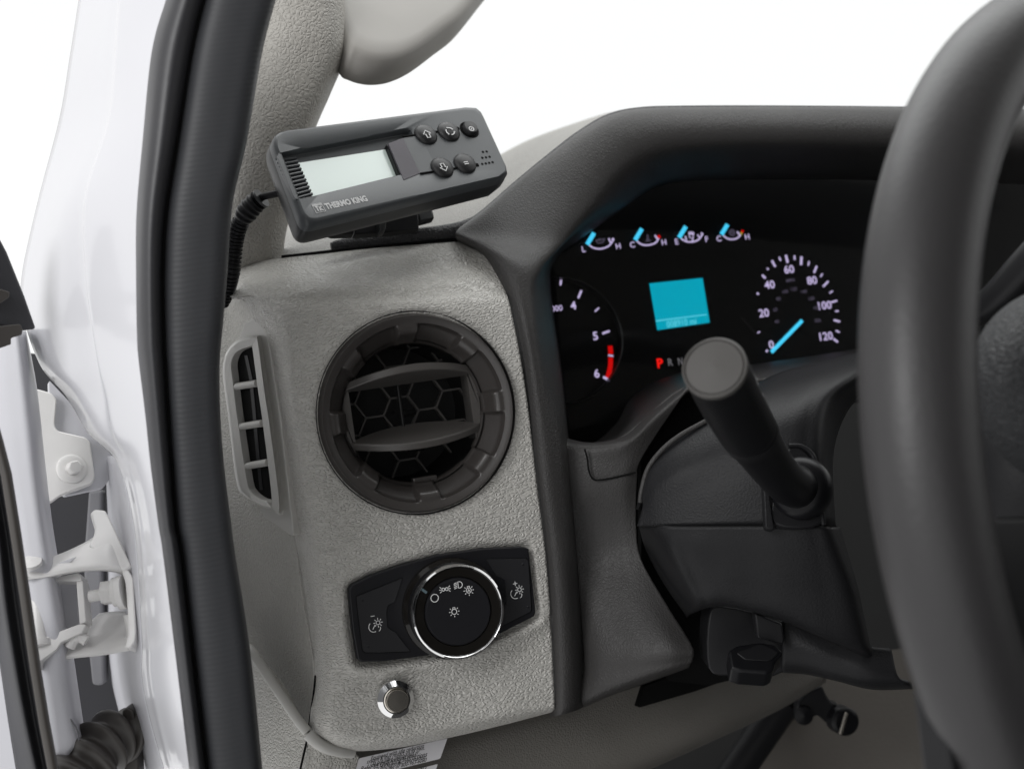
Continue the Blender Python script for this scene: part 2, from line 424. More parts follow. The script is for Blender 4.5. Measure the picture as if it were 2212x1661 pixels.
def flatrow(y, xs, xr, dl=.7405, yb=0):
    a, b, c = xs
    pts = [(a, y, dl), (b, y, DA(b, y) + .0072), (c, y, DA(c, y) + .0006)]
    for k in (1, 2, 3):
        x = c + (xr - c) * k / 4; pts.append((x, y, DA(x, y)))
    pts.append((xr, y, DA(xr, y) + .002))
    return pts
rowsL += [flatrow(760, (572, 608, 650), 1122), flatrow(860, (588, 620, 657), 1138), flatrow(960, (605, 636, 670), 1150),
          flatrow(1070, (620, 652, 686), 1163), flatrow(1200, (645, 674, 706), 1179), flatrow(1300, (662, 690, 726), 1187), flatrow(1390, (672, 700, 738), 1192), flatrow(1470, (676, 704, 748), 1196)]
rowsL += [
 [(670, 1545, .735), (702, 1548, .7195), (752, 1552, .719), (860, 1548, .726), (980, 1534, .734), (1090, 1520, .742), (1198, 1512, .7535)],
 [(668, 1572, .737), (698, 1588, .724), (752, 1600, .721), (860, 1592, .7275), (980, 1570, .7355), (1090, 1548, .7435), (1198, 1530, .755)],
 [(667, 1580, .742), (700, 1602, .738), (742, 1621, .736), (850, 1616, .742), (970, 1593, .750), (1085, 1566, .757), (1195, 1537, .768)],
]
def keepL(px, py):
    return math.hypot((px - VC[0]) / VRX, (py - VC[1]) / VRY) > 0.93
part('end_panel', loft_px(rowsL, 26, 16, dash_disp, keepL), M_leather, dash, solid=0.0025, orient='cam', sharp=None, label='light grey leather-grained panel round the air vent')
# outer side panel, seen from the open door
rowsS = [
 [(470, 628, .80), (490, 632, .79), (510, 640, .762), (532, 652, .746)],
 [(468, 700, .80), (500, 695, .79), (540, 690, .765), (566, 692, .7425)],
 [(468, 850, .80), (505, 850, .785), (550, 850, .762), (590, 850, .742)],
 [(472, 1000, .80), (510, 1000, .785), (560, 1000, .762), (614, 1000, .742)],
 [(480, 1150, .80), (520, 1150, .785), (580, 1150, .762), (636, 1150, .742)],
 [(490, 1300, .80), (540, 1300, .785), (600, 1300, .762), (664, 1300, .742)],
 [(515, 1420, .80), (560, 1425, .785), (620, 1430, .762), (678, 1430, .742)],
 [(540, 1500, .80), (580, 1510, .785), (630, 1520, .762), (677, 1520, .743)],
 [(560, 1600, .80), (600, 1600, .785), (640, 1600, .765), (670, 1595, .746)]]
part('side_panel', loft_px(rowsS, 12, 8), M_grey2, dash, solid=0.002, orient='cam', sharp=None)
# thin joint lines between the mouldings
part('joint', tube([P(x, y, .7385) for x, y in spline(ZK((545, 0), (570, 200), (605, 450), (650, 700), (686, 930)), 8)], 0.0004, 8), M_grey2, dash)
part('joint', tube([P(x, y, .7365) for x, y in spline(ZK((687, 950), (672, 1100), (650, 1250), (632, 1380)), 8)], 0.0006, 8), M_void, dash)
part('joint', tube([P(x, y, .747) for x, y in spline(ZV((12, 48), (90, 62), (160, 100), (208, 152)), 8)], 0.0006, 8), M_void, dash)
# hood round the instruments
H = [
 [(1188, 1548, .780), (1202, 1546, .753), (1236, 1537, .752), (1260, 1526, .766), (1266, 1520, .80)],
 [(1181, 1400, .780), (1197, 1400, .753), (1233, 1400, .751), (1257, 1400, .765), (1263, 1400, .80)],
 [(1167, 1200, .780), (1183, 1200, .753), (1220, 1200, .751), (1243, 1200, .765), (1249, 1200, .80)],
 [(1149, 1050, .780), (1165, 1050, .753), (1205, 1050, .752), (1231, 1050, .767), (1236, 1050, .82)],
 [(1137, 950, .780), (1152, 950, .754), (1194, 950, .753), (1223, 950, .775), (1229, 950, .86)],
 [(1116, 800, .780), (1132, 800, .755), (1172, 800, .755), (1205, 800, .80), (1213, 800, .90)],
 [(1095, 700, .785), (1112, 700, .757), (1158, 700, .757), (1191, 700, .81), (1199, 700, .91)],
 [(1072, 618, .79), (1090, 620, .762), (1150, 628, .762), (1181, 626, .815), (1190, 626, .918)],
 [(1045, 560, .80), (1064, 556, .768), (1160, 585, .768), (1180, 582, .82), (1190, 584, .92)],
 [(1000, 531, .81), (1022, 521, .778), (1172, 560, .776), (1192, 552, .826), (1203, 558, .924)],
 [(984, 510, .82), (1006, 499, .790), (1190, 535, .787), (1212, 530, .832), (1224, 538, .928)],
 [(1042, 456, .83), (1060, 460, .799), (1215, 505, .798), (1247, 503, .842), (1258, 514, .932)],
 [(1112, 392, .845), (1130, 400, .813), (1262, 447, .812), (1303, 463, .855), (1310, 476, .936)],
 [(1185, 332, .855), (1202, 341, .824), (1308, 394, .824), (1352, 430, .868), (1356, 444, .94)],
 [(1250, 284, .862), (1264, 293, .833), (1352, 357, .832), (1402, 397, .878), (1404, 412, .945)],
 [(1312, 250, .870), (1322, 259, .840), (1400, 333, .838), (1444, 381, .888), (1446, 397, .95)],
 [(1380, 235, .876), (1388, 244, .846), (1460, 319, .843), (1502, 374, .896), (1504, 391, .955)],
 [(1500, 231, .882), (1503, 240, .852), (1560, 312, .848), (1590, 370, .903), (1590, 388, .96)],
 [(1800, 231, .892), (1800, 240, .862), (1800, 311, .856), (1800, 370, .915), (1800, 388, .97)],
 [(2270, 236, .905), (2270, 246, .876), (2270, 322, .870), (2270, 382, .93), (2270, 400, .98)]]
part('instrument_hood', loft_px(H, 10, 8), M_dark, dash, solid=0.002, orient='cam', sharp=None, label='charcoal hood framing the instruments')
part('gap_line', tube(pxpath([(608, 556, .7895), (680, 548, .793), (800, 534, .799), (900, 526, .804), (990, 519, .811), (1030, 528, .800)], 8), .0011, 8), M_void, dash)
# soft dark lip and stitched edge between the top pad and the hood
lipc = [(715, 533, .799), (745, 528, .801), (850, 515, .806), (960, 503, .812), (1015, 489, .818), (1050, 468, .822), (1120, 406, .832), (1195, 342, .842), (1255, 294, .850), (1315, 257, .857), (1380, 240, .862), (1480, 235, .867), (1700, 234, .876), (2000, 237, .888), (2270, 242, .90)]
lipr = [.0022, .0034, .0042, .0046, .0046, .0046, .0044, .0040, .0036, .0030, .0022, .0018, .0016, .0016, .0016]
part('soft_lip', tube(pxpath(lipc, 8), [r[0] for r in spline([(r,) for r in lipr], 8)], 14), M_lip, dash)
pad = [
 [(575, 566, .800), (700, 552, .803), (850, 533, .808), (985, 508, .815), (1056, 470, .824), (1130, 404, .834), (1250, 301, .848), (1345, 243, .861), (1420, 236, .868)],
 [(580, 530, .85), (700, 505, .86), (850, 480, .87), (975, 455, .88), (1058, 420, .89), (1130, 363, .90), (1240, 286, .91), (1335, 243, .92), (1420, 237, .92)],
 [(590, 490, .95), (720, 450, .97), (850, 420, .99), (970, 390, 1.0), (1066, 345, 1.02), (1140, 306, 1.03), (1235, 269, 1.03), (1330, 241, 1.03), (1420, 238, 1.0)],
 [(595, 492, 1.02), (720, 455, 1.04), (850, 425, 1.06), (970, 396, 1.08), (1068, 352, 1.10), (1142, 313, 1.10), (1237, 276, 1.10), (1332, 248, 1.10), (1420, 245, 1.08)]]
part('top_pad', loft_px(pad, 10, 10), M_padtop, dash, solid=0.003, orient='cam', sharp=None, label='light grey top pad')
# lower fascia beside the steering column
F = [
 [(1218, 945, .790), (1265, 955, .785), (1312, 952, .782), (1356, 938, .780), (1405, 892, .782), (1480, 836, .786)],
 [(1218, 958, .776), (1265, 963, .772), (1315, 961, .768), (1362, 949, .766), (1412, 905, .768), (1478, 850, .774)],
 [(1222, 1000, .772), (1262, 1000, .770), (1302, 998, .768), (1335, 996, .767), (1362, 992, .767), (1388, 986, .769)],
 [(1226, 1060, .772), (1262, 1060, .770), (1298, 1058, .769), (1328, 1056, .768), (1354, 1050, .768), (1376, 1036, .770)],
 [(1234, 1136, .775), (1266, 1136, .775), (1298, 1136, .774), (1326, 1136, .773), (1352, 1136, .772), (1374, 1136, .772)],
 [(1244, 1210, .776), (1274, 1210, .776), (1304, 1210, .774), (1334, 1210, .772), (1360, 1208, .770), (1384, 1206, .769)],
 [(1252, 1304, .770), (1284, 1304, .766), (1324, 1304, .762), (1362, 1304, .758), (1400, 1304, .756), (1438, 1302, .756)],
 [(1258, 1390, .765), (1294, 1391, .757), (1344, 1393, .750), (1394, 1393, .744), (1446, 1391, .740), (1493, 1390, .742)],
 [(1260, 1450, .764), (1294, 1446, .756), (1344, 1441, .749), (1394, 1435, .743), (1450, 1428, .740), (1498, 1420, .742)],
 [(1240, 1530, .766), (1290, 1508, .760), (1345, 1486, .754), (1395, 1469, .750), (1445, 1452, .748), (1490, 1437, .750)],
 [(1238, 1535, .80), (1290, 1515, .80), (1345, 1493, .80), (1395, 1476, .80), (1445, 1458, .80), (1488, 1442, .80)]]
part('lower_fascia', loft_px(F, 8, 8), M_dark, dash, solid=0.002, orient='cam', sharp=None)
part('access_joint', tube([P(x, y, .7665) for x, y in spline(Z5((330, 685), (345, 740), (352, 800), (375, 850), (420, 856), (500, 842), (612, 815)), 8)], 0.0005, 8), M_void, dash)
part('shelf', loft_px([
 [(1215, 975, .92), (1270, 965, .92), (1330, 915, .92), (1372, 850, .92), (1470, 806, .925), (1640, 785, .935), (1870, 752, .95)],
 [(1215, 962, .85), (1270, 960, .85), (1330, 940, .85), (1380, 880, .85), (1478, 822, .85), (1640, 800, .86), (1870, 768, .87)],
 [(1215, 950, .79), (1270, 958, .785), (1330, 950, .782), (1390, 908, .782), (1482, 836, .786), (1640, 820, .79), (1870, 790, .80)]], 8, 8), M_dark, dash, solid=0.002, orient='cam', sharp=None)
# knee panel below
KN = [
 [(690, 1590, .775), (820, 1600, .775), (960, 1580, .78), (1190, 1522, .79), (1380, 1478, .80), (1540, 1440, .82), (1700, 1410, .85), (1800, 1420, .87)],
 [(690, 1640, .765), (820, 1645, .767), (960, 1630, .772), (1190, 1580, .785), (1380, 1545, .80), (1540, 1492, .82), (1690, 1455, .85), (1790, 1440, .87)],
 [(690, 1730, .765), (820, 1730, .767), (960, 1730, .772), (1190, 1730, .785), (1372, 1662, .80), (1540, 1588, .82), (1680, 1524, .85), (1785, 1462, .87)],
 [(690, 1740, .80), (820, 1740, .80), (960, 1740, .81), (1190, 1745, .82), (1372, 1675, .84), (1540, 1600, .86), (1680, 1535, .89), (1785, 1472, .91)]]
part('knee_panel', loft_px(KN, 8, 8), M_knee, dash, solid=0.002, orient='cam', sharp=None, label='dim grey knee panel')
PKN = Plane((1190, 1560, .784), (1540, 1470, .818), (1372, 1640, .799))
part('knee_slot_shade', prism(PKN, roundc(ZL((490, 905), (525, 785), (800, 690), (1020, 735), (800, 815)), 4), 0.0, 0.008), M_void, dash)  # black insert painting the shadow gap of the slot opening
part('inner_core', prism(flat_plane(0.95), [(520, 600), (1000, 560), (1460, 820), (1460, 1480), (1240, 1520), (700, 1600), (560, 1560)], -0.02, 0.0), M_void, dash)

# lower kick panel by the door with its pale rounded edge
kick = thing('kick_panel', 'grey kick panel below the dash with a pale diagonal rounded edge', 'panel', P(600, 1700, .75))
kp = [
 [(520, 1396, .775), (540, 1402, .755), (556, 1420, .735)],
 [(540, 1500, .775), (575, 1490, .75), (610, 1487, .733)],
 [(555, 1580, .775), (600, 1570, .75), (645, 1555, .731)],
 [(560, 1640, .775), (610, 1625, .75), (668, 1597, .730)],
 [(565, 1700, .775), (615, 1690, .75), (660, 1690, .735)]]
part('panel', loft_px(kp, 8, 8), M_grey2, kick, solid=0.002, orient='cam', sharp=None)
ep = spline([(536, 1400, .742), (548, 1412, .738), (580, 1460, .734), (615, 1512, .731), (645, 1556, .7285), (664, 1580, .7275)], 8)
part('edge', tube([P(*p) for p in ep], [0.0026] * len(ep), 16), M_greysm, kick)
kf = [
 [(664, 1592, .729), (690, 1606, .729), (716, 1620, .733), (742, 1628, .737), (775, 1632, .742)],
 [(662, 1640, .733), (690, 1645, .733), (720, 1650, .736), (752, 1655, .739), (782, 1660, .744)],
 [(655, 1720, .736), (690, 1720, .736), (720, 1720, .739), (752, 1720, .742), (790, 1720, .747)]]
part('flap', loft_px(kf, 8, 8), M_grey2, kick, solid=0.002, orient='cam', sharp=None)
ep = spline([(666, 1584, .727), (682, 1600, .7265), (706, 1614, .728), (735, 1621, .732), (760, 1624, .738)], 8)
part('edge', tube([P(*p) for p in ep], [0.0032] * len(ep), 16), M_greysm, kick)
part('joint', tube([P(x, y, .7305) for x, y in spline(ZK((622, 1445), (600, 1540), (568, 1680)), 6)], 0.0006, 8), M_void, kick)

# ---------------------------------------------------------------- stickers on the knee panel
PS = Plane((780, 1640, .742), (960, 1598, .757), (770, 1700, .738))
def sticker(name, label, outline, lines, rad):
    st = thing(name, label, 'sticker', PS.at(*outline[-1]))
    part('paper', prism(PS, roundc(outline, rad), -0.0002, 0.0015), M_sticker, st, smooth=False)
    for body, x0, y0, x1, y1, h in lines:
        (a, b), (c, d) = ZT((x0, y0), (x1, y1))
        A, B = PS.at(a, b, .0015), PS.at(c, d, .0015)
        up = PS.at(a + 8, b - 28, .0015)
        u = (B - A).normalized(); v = (up - A); v = v.normalized()
        mid = (A + B) / 2
        vf = text(body, mid, u, v, PS.n, h, bold=0.012, width=(B - A).length)
        part('lettering', vf, M_printb, st, smooth=False, orient='cam')
    return st
sticker('warning_sticker', 'white sticker with lines of slanted black lettering stuck under the light switch panel', ZT((205, 728), (2155, 285), (1995, 735), (800, 1030), (700, 1300), (60, 1300)),
 [('Equipped with idle reduction', 465, 740, 1635, 455, .0022), ('system & may restart on its own.', 375, 815, 1655, 505, .0022),
  ('Do not leave unattended or', 460, 845, 1530, 585, .0022), ('operate in enclosed areas.', 480, 890, 1475, 652, .0022),
  ('Refer to Operating Instructions', 240, 985, 1705, 645, .0028), ('y & Diagnostic Information', 600, 950, 1660, 705, .0022), ('ive.net or 800-963-6080', 720, 975, 1695, 752, .0022)], [4, 1, 4, 2, 2, 2])
sticker('small_sticker', 'second white sticker just below the lettered warning sticker', ZT((820, 1135), (1940, 855), (1890, 1010), (1700, 1300), (760, 1300)),
 [('ED', 1560, 960, 1690, 925, .0022)], 2)

# ---------------------------------------------------------------- round air vent
vent = thing('round_air_vent', 'round dark bronze-grey air vent with notched ring and two vanes', 'air vent', PA.at(VC[0], VC[1] + 215))
fv = PA.frame(VC[0], VC[1], 0.0, -8.5)
RV = VRY / FPX * 0.734
def vent_ring():
    na, prof = 360, [1.0, 0.995, .985, .97, .955, .93, .91, .898, .892, .886, .88, .86, .83, .80, .785, .775, .765, .755, .745, .735, .725, .70]
    vs, fs = [], []
    for a in range(na):
        th = 360.0 * a / na
        ph = ((th + 8.5 - 30.5 + 22.5) % 45) - 22.5          # distance from a notch centre
        ins = 1 - sstep(13.6, 15.6, abs(ph))                 # 1 inside a notch
        for r in prof:
            face = 0.0045 - 0.0055 * sstep(.972, 1.0, r) - 0.0012 * (1 - sstep(.88, .97, r))
            toothed = face - 0.0105 * (1 - sstep(.70, .83, r))
            notch = face - 0.0034 * (1 - sstep(.882, .896, r)) - 0.0105 * max(0, .885 - r) / .165
            h = toothed * (1 - ins) + notch * ins
            vs.append(fv(r * RV * math.cos(R(th)), r * RV * math.sin(R(th)), h))
    m = len(prof)
    for a in range(na):
        b = (a + 1) % na
        for k in range(m - 1): fs.append((a * m + k, a * m + k + 1, b * m + k + 1, b * m + k))
    return vs, fs
part('ring', vent_ring(), M_vent, vent, orient='cam', solid=0.0015, sharp=50)
part('seat_gap', lathe([(RV * 1.0, -.004), (RV * 1.012, -.0005), (RV * 1.022, .0002), (RV * 1.024, -.004)], fv, 96), M_dark, vent)
part('barrel', lathe([(RV * .735, -.008), (RV * .73, -.03), (RV * .69, -.06), (0.001, -.0605)], fv, 64), M_ventin, vent, orient='cam')
def vane(y, tilt, sag, x0, x1, zc):
    n = 24; top, bot = [], []
    c, s = math.cos(R(tilt)), math.sin(R(tilt))
    out = []
    for k in range(n + 1):
        t = k / n; out.append((x0 + (x1 - x0) * t, 0.0115 * (1 - (2 * t - 1) ** 2) + .0012))
    for k in range(n, -1, -1):
        t = k / n; out.append((x0 + (x1 - x0) * t, -0.0095 * (1 - (2 * t - 1) ** 2) - .0012))
    mid = (x0 + x1) / 2; hw = (x1 - x0) / 2
    def pt(x, z, e):
        yy = y + sag * (1 - ((x - mid) / hw) ** 2) + z * s + e * c
        return fv(x, yy, zc + z * c - e * s)
    return rings([[pt(x, z, -.0021) for x, z in out], [pt(x, z, .0021) for x, z in out]])
part('vane', vane(.0175, 16, .0025, -.0350, .0360, -.012), M_vane, vent, bevel=(.0007, 2), label='upper vane')
part('vane', vane(-.0125, -24, .0006, -.0345, .0350, -.012), M_vane, vent, bevel=(.0007, 2), label='lower vane')
for s, a0, a1 in ((-1, 150, 212), (1, -30, 32)):
    o = []
    for k in range(13):
        a = R(a0 + (a1 - a0) * k / 12); o.append((RV * .715 * math.cos(a), RV * .715 * math.sin(a)))
    ch = [(s * .0320, o[-1][1] * .95), (s * .0320, o[0][1] * .95)]
    pts = o + ch
    part('side_wing', rings([[fv(x, y, -.026) for x, y in pts], [fv(x, y, -.011) for x, y in pts]]), M_vane, vent, bevel=(.0005, 2))
part('link_rod', join(tube([fv(-.004, .017, -.020), fv(-.004, -.02, -.020)], .0011, 10), tube([fv(-.004, 0, -.020), fv(.004, 0, -.026)], .0018, 10), tube([fv(-.004, -.018, -.020), fv(.006, -.02, -.026)], .0016, 10)), M_ventin, vent)
def hexmesh():
    a = .0098; bars = []
    for i in range(-4, 5):
        for j in range(-4, 5):
            cx = i * a * 1.5; cy = (j + (i % 2) / 2) * a * math.sqrt(3)
            if math.hypot(cx, cy) > RV * .66: continue
            for k in range(3):
                p = (cx + a * math.cos(R(60 * k)), cy + a * math.sin(R(60 * k))); q = (cx + a * math.cos(R(60 * k + 60)), cy + a * math.sin(R(60 * k + 60)))
                bars.append(stroke(Frame(fv.o, fv.u, fv.v, fv.n), [[p, q]], .0010, -.043, .004))
    return join(*bars)
part('honeycomb_grille', hexmesh(), M_vane, vent, smooth=False)
part('stop_tab', box(fv, -.005, .008, -RV * .72, -RV * .66, -.016, -.010), M_vent, vent, smooth=False, bevel=(.0006, 2))

# ---------------------------------------------------------------- side demister vent
PV = Plane((505, 850, .772), (590, 850, .738), (560, 1000, .757))
sv = thing('side_air_vent', 'tall narrow light grey demister vent with three slats on the dash side', 'air vent', PV.at(*ZV((380, 1520))[0]))
out = ZV((172, 182), (222, 180), (245, 235), (330, 800), (385, 1250), (424, 1530), (235, 1410), (200, 1366), (90, 1280), (55, 1190), (0, 760), (-18, 500), (0, 395), (70, 330), (85, 255))
inn = ZV((150, 366), (164, 362), (170, 380), (205, 640), (235, 850), (290, 1322), (250, 1315), (215, 1305), (160, 1260), (132, 1180), (75, 800), (45, 560), (38, 470), (60, 410), (100, 382))
part('base_plate', prism(PV, roundc(ZV((210, 172), (228, 182), (255, 260), (340, 800), (424, 1532), (405, 1530), (240, 1415), (200, 1300), (80, 330), (120, 225)), 3), -.004, .0028), M_greysm, sv, bevel=(.0006, 2))
o2 = ZV((150, 300), (195, 300), (214, 330), (255, 640), (295, 900), (352, 1372), (290, 1368), (220, 1350), (120, 1285), (70, 1200), (20, 800), (-12, 560), (-8, 460), (15, 390), (70, 330))
o2 = spline(o2, 5, True); i2 = spline(inn, 5, True)
mid2 = [((a[0] * .75 + b[0] * .25), (a[1] * .75 + b[1] * .25)) for a, b in zip(o2, i2)]
ot = [PV.at(x, y, .004) for x, y in o2]; mt = [PV.at(x, y, .0085) for x, y in mid2]; it = [PV.at(x, y, .0075) for x, y in i2]; ib = [v - PV.n * .010 for v in it]; obm = [v - PV.n * .006 for v in ot]
part('frame', rings([obm, ot, mt, it, ib], False, False), M_greysm, sv, orient='cam', sharp=60)
part('duct', prism(PV, inn, .0005, .0036), M_void, sv, smooth=False)
for a, b in (((52, 616), (196, 592)), ((85, 862), (230, 838)), ((118, 1106), (264, 1080))):
    (x0, y0), (x1, y1) = ZV(a, b)
    A, B = PV.at(x0 - 2, y0, .0055), PV.at(x1 + 1, y1, .0055)
    part('slat', tube([A, B], .0019, 12), M_greysm, sv)
q = ZV((130, 420), (160, 560), (180, 760), (200, 1000), (225, 1250))
part('inner_fin', prism(PV, [(x - 4, y) for x, y in q] + [(x + 3, y) for x, y in reversed(q)], .0034, .0040), M_blacksm, sv)

# ---------------------------------------------------------------- headlight switch
hs = thing('headlight_switch', 'black headlight switch panel with chrome-ringed rotary knob', 'light switch', PA.at(*Z3((1100, 960))[0]))
part('panel', prism(PA, roundc(SW_OUT, 3), -.004, .0016), M_switch, hs, bevel=(.0016, 4))
def shallow(nm, pts, z):
    return part(nm, prism(PA, roundc(pts, 3), .0008, z), M_swbtn, hs, bevel=(.0008, 3))
bl = Z3((528, 545), (825, 425), (808, 480), (778, 575), (730, 600), (722, 640), (728, 745), (785, 780), (830, 840), (878, 898), (700, 905), (585, 905), (570, 890), (548, 720))
brr = Z3((1370, 302), (1630, 298), (1642, 312), (1662, 625), (1655, 642), (1412, 765), (1435, 690), (1490, 612), (1502, 585), (1496, 440), (1470, 422), (1437, 412))
for nm, pts in (('dimmer_button', bl), ('brightness_button', brr)):
    cx = sum(p[0] for p in pts) / len(pts); cy = sum(p[1] for p in pts) / len(pts)
    part('button_gap', prism(PA, [(cx + (x - cx) * 1.03, cy + (y - cy) * 1.02) for x, y in roundc(pts, 3)], .0010, .0018), M_void, hs, smooth=False)
    b = shallow('button', pts, .0026)
    if nm == 'dimmer_button': fi = PA.frame(*Z3((652, 730))[0], .0026, -9); sg = [[(-.0020, .0049), (.0000, .0049)]]
    else: fi = PA.frame(*Z3((1570, 515))[0], .0026, -9); sg = [[(-.0018, .0046), (.0006, .0046)], [(-.0006, .0034), (-.0006, .0058)]]
    k = .0011
    ic = sg + [circ(-.0010, -.0006, .0026, 130, 290, 12), circ(.0014, .0012, .0010, 0, 360, 14)] + \
        [[(.0014 + .0015 * math.cos(R(a)), .0012 + .0015 * math.sin(R(a))), (.0014 + .0024 * math.cos(R(a)), .0012 + .0024 * math.sin(R(a)))] for a in range(0, 360, 45)] + \
        [[(-.0016, -.0018), (-.0002, .0004)], circ(.0008, -.0016, .0016, -70, 20, 6)]
    part('icon', stroke(fi, ic, .00032), M_print, b, smooth=False)
    for dx, dy in (((566, 568), (602, 868)) if nm == 'dimmer_button' else ((1607, 335), (1640, 612))):
        f0 = PA.frame(*Z3((dx, dy))[0], .0026); part('dimple', lathe([(.0007, 0), (.0005, .0002), (.00001, .00025)], f0, 12), M_switch, b)
kc = Z3((1140, 616))[0]; fk = PA.frame(kc[0], kc[1], 0.0, -9)
KR = 300 * 0.33318 / FPX * .737
part('knob_base', lathe([(KR * 1.10, .001), (KR * 1.08, .004), (KR * 1.0, .0055), (KR * .96, .012)], fk, 96), M_gloss, hs)
knob = part('knob', lathe([(KR * 1.0, .0055), (KR * .985, .0135), (KR * .90, .0148)], fk, 96), M_blacksm, hs)
part('chrome_ring', lathe([(KR * 1.00, .0115), (KR * 1.01, .0140), (KR * .995, .0158), (KR * .965, .0164), (KR * .935, .0158), (KR * .925, .0148)], fk, 128), M_chrome, knob, orient='cam')
part('gloss_band', lathe([(KR * .935, .0152), (KR * .74, .0146), (KR * .725, .0140)], fk, 96), M_gloss, knob, orient='cam')
part('dial_face', lathe([(KR * .722, .0138), (KR * .715, .0150), (KR * .69, .0156), (.0001, .0158)], fk, 96), M_switch, knob, orient='cam')
def kf(zx, zy):
    x, y = Z3((zx, zy))[0]; return PA.frame(x, y, .0159, -9)
part('icon', stroke(kf(1035, 553), [circ(0, 0, .00195)], .00036), M_print, knob, smooth=False)
f0 = kf(1102, 496)
rays = []
for s in (-1, 1):
    rays += [circ(s * .0009, 0, .00075, 90, 270, 8) + circ(s * .0009, 0, .00075, 270, 450, 8)]
    for a in (-32, 0, 32): rays.append([(s * (.0009 + .0011 * math.cos(R(a))), .0011 * math.sin(R(a)) * 1.3), (s * (.0009 + .0021 * math.cos(R(a))), .0021 * math.sin(R(a)) * 1.3)])
part('icon', stroke(f0, rays, .00034), M_print, knob, smooth=False)
f0 = kf(1187, 468)
part('icon', stroke(f0, [circ(.0006, 0, .0016, -90, 90, 14) + [(.0000, .0016), (.0000, -.0016), (.0006, -.0016)]] + [[(-.0006, y), (-.0022, y - .0005)] for y in (.0013, .0005, -.0004, -.0012)], .00034), M_print, knob, smooth=False)
def bulb(f, r, auto):
    l = [circ(0, 0, r)] + [[(r * 1.5 * math.cos(R(a)), r * 1.5 * math.sin(R(a))), (r * 2.1 * math.cos(R(a)), r * 2.1 * math.sin(R(a)))] for a in (0, 40, 140, 180, 220, 270, 320)]
    l += [[(-r * .45, r * 1.05), (-r * .45, r * 1.6), (r * .45, r * 1.6), (r * .45, r * 1.05)]]
    if auto: l += [[(-r * .45, -r * .5), (0, r * .55), (r * .45, -r * .5)], [(-r * .25, -r * .1), (r * .25, -r * .1)]]
    return stroke(f, l, .00032)
part('icon', bulb(kf(1256, 503), .0013, True), M_print, knob, smooth=False)
part('icon', bulb(kf(1162, 641), .0013, False), M_print, knob, smooth=False)
f0 = kf(966, 506); M_teal = mat('pointer_grey_teal', (0.10, 0.14, 0.16), 0.3, 0.5, var=0)
part('pointer', stroke(f0, [[(-.0014, .0013), (.0014, -.0013)]], .0013, -.0006, .0003), M_teal, knob, smooth=False)

# ---------------------------------------------------------------- metal push button
pb = thing('push_button', 'small round brushed metal push button below the headlight switch', 'button', PA.at(*Z3((779, 1316))[0]))
fb = PA.frame(*Z3((781, 1207))[0], 0.0042, -9)
B = 122 * .33318 / FPX * .722
part('flange', lathe([(B, -.003), (B, 0), (B * .99, .0008), (B * .74, .0032), (B * .70, .0032), (B * .68, .0020)], fb, 64), M_chrome, pb, orient='cam')
part('collar', lathe([(B * .70, .0015), (B * .68, .0030), (B * .62, .0032), (B * .60, .0015)], fb, 64), M_nickel, pb, orient='cam')
part('plunger', lathe([(B * .60, .001), (B * .59, .0052), (B * .56, .0058), (.00001, .0059)], fb, 64), M_nickel, pb, orient='cam')

# ---------------------------------------------------------------- temperature controller on top of the dash
PC = Plane(Z1((370, 400))[0] + (.722,), Z1((1900, 300))[0] + (.792,), Z1((600, 900))[0] + (.706,))
ctl = thing('temperature_controller', 'dark grey handheld-sized temperature controller with pale display and five black buttons', 'controller', PC.at(*Z1((1200, 880))[0]))
fo = roundc(Z1((300, 322), (1850, 112), (2085, 640), (560, 1022)), [38, 22, 22, 26], 10)
# the shell is a ring round the sunken display channel; the right part is closed by the keypad face
chan = Z1((352, 492), (1340, 300), (1465, 590), (492, 832))
def resample(poly, n):
    q = [Vector(p) for p in poly] + [Vector(poly[0])]
    L = [0]
    for a, b in zip(q, q[1:]): L.append(L[-1] + (b - a).length)
    out = []; j = 0
    for k in range(n):
        t = L[-1] * k / n
        while L[j + 1] < t: j += 1
        f = (t - L[j]) / max(1e-9, L[j + 1] - L[j]); out.append(q[j] * (1 - f) + q[j + 1] * f)
    return out
def radial(poly, c, n=160):
    """outline sampled by angle round c so that two outlines pair up"""
    q = resample(poly, 900); res = []
    for k in range(n):
        a = -math.pi + 2 * math.pi * k / n; best = None
        for p in q:
            d = (math.atan2(p.y - c[1], p.x - c[0]) - a + math.pi) % (2 * math.pi) - math.pi
            if best is None or abs(d) < best[0]: best = (abs(d), p)
        res.append((best[1].x, best[1].y))
    return res
cc = Z1((880, 570))[0]
FO = radial(fo, cc); CH = radial(roundc(chan, 8, 6), cc)
def lerp2(A, B_, t): return [(a[0] * (1 - t) + b[0] * t, a[1] * (1 - t) + b[1] * t) for a, b in zip(A, B_)]
def inset(poly, c, k): return [(c[0] + (x - c[0]) * k, c[1] + (y - c[1]) * k) for x, y in poly]
cen = Z1((1190, 575))[0]
T = .0062
shell = []
for k, z in ((1.0, -.0005), (1.0, T * .35), (.994, T * .66), (.980, T * .88), (.962, T), (.950, T)):
    q = inset(FO, cen, 1.0) if k == 1.0 else [(cen[0] + (x - cen[0]) * (1 - (1 - k) * .75), cen[1] + (y - cen[1]) * (1 - (1 - k) * 2.0)) for x, y in FO]
    shell.append([PC.at(x, y, 0) + PC.n * z for x, y in q])
shell.append([PC.at(x, y, 0) + PC.n * T for x, y in lerp2(CH, FO, .06)])
shell.append([PC.at(x, y, 0) + PC.n * (T - .0006) for x, y in CH])
shell.append([PC.at(x, y, 0) + PC.n * (T - .0042) for x, y in lerp2(CH, [cc] * len(CH), .01)])
shell.append([PC.at(x, y, 0) + PC.n * (T - .0046) for x, y in lerp2(CH, [cc] * len(CH), .06)])
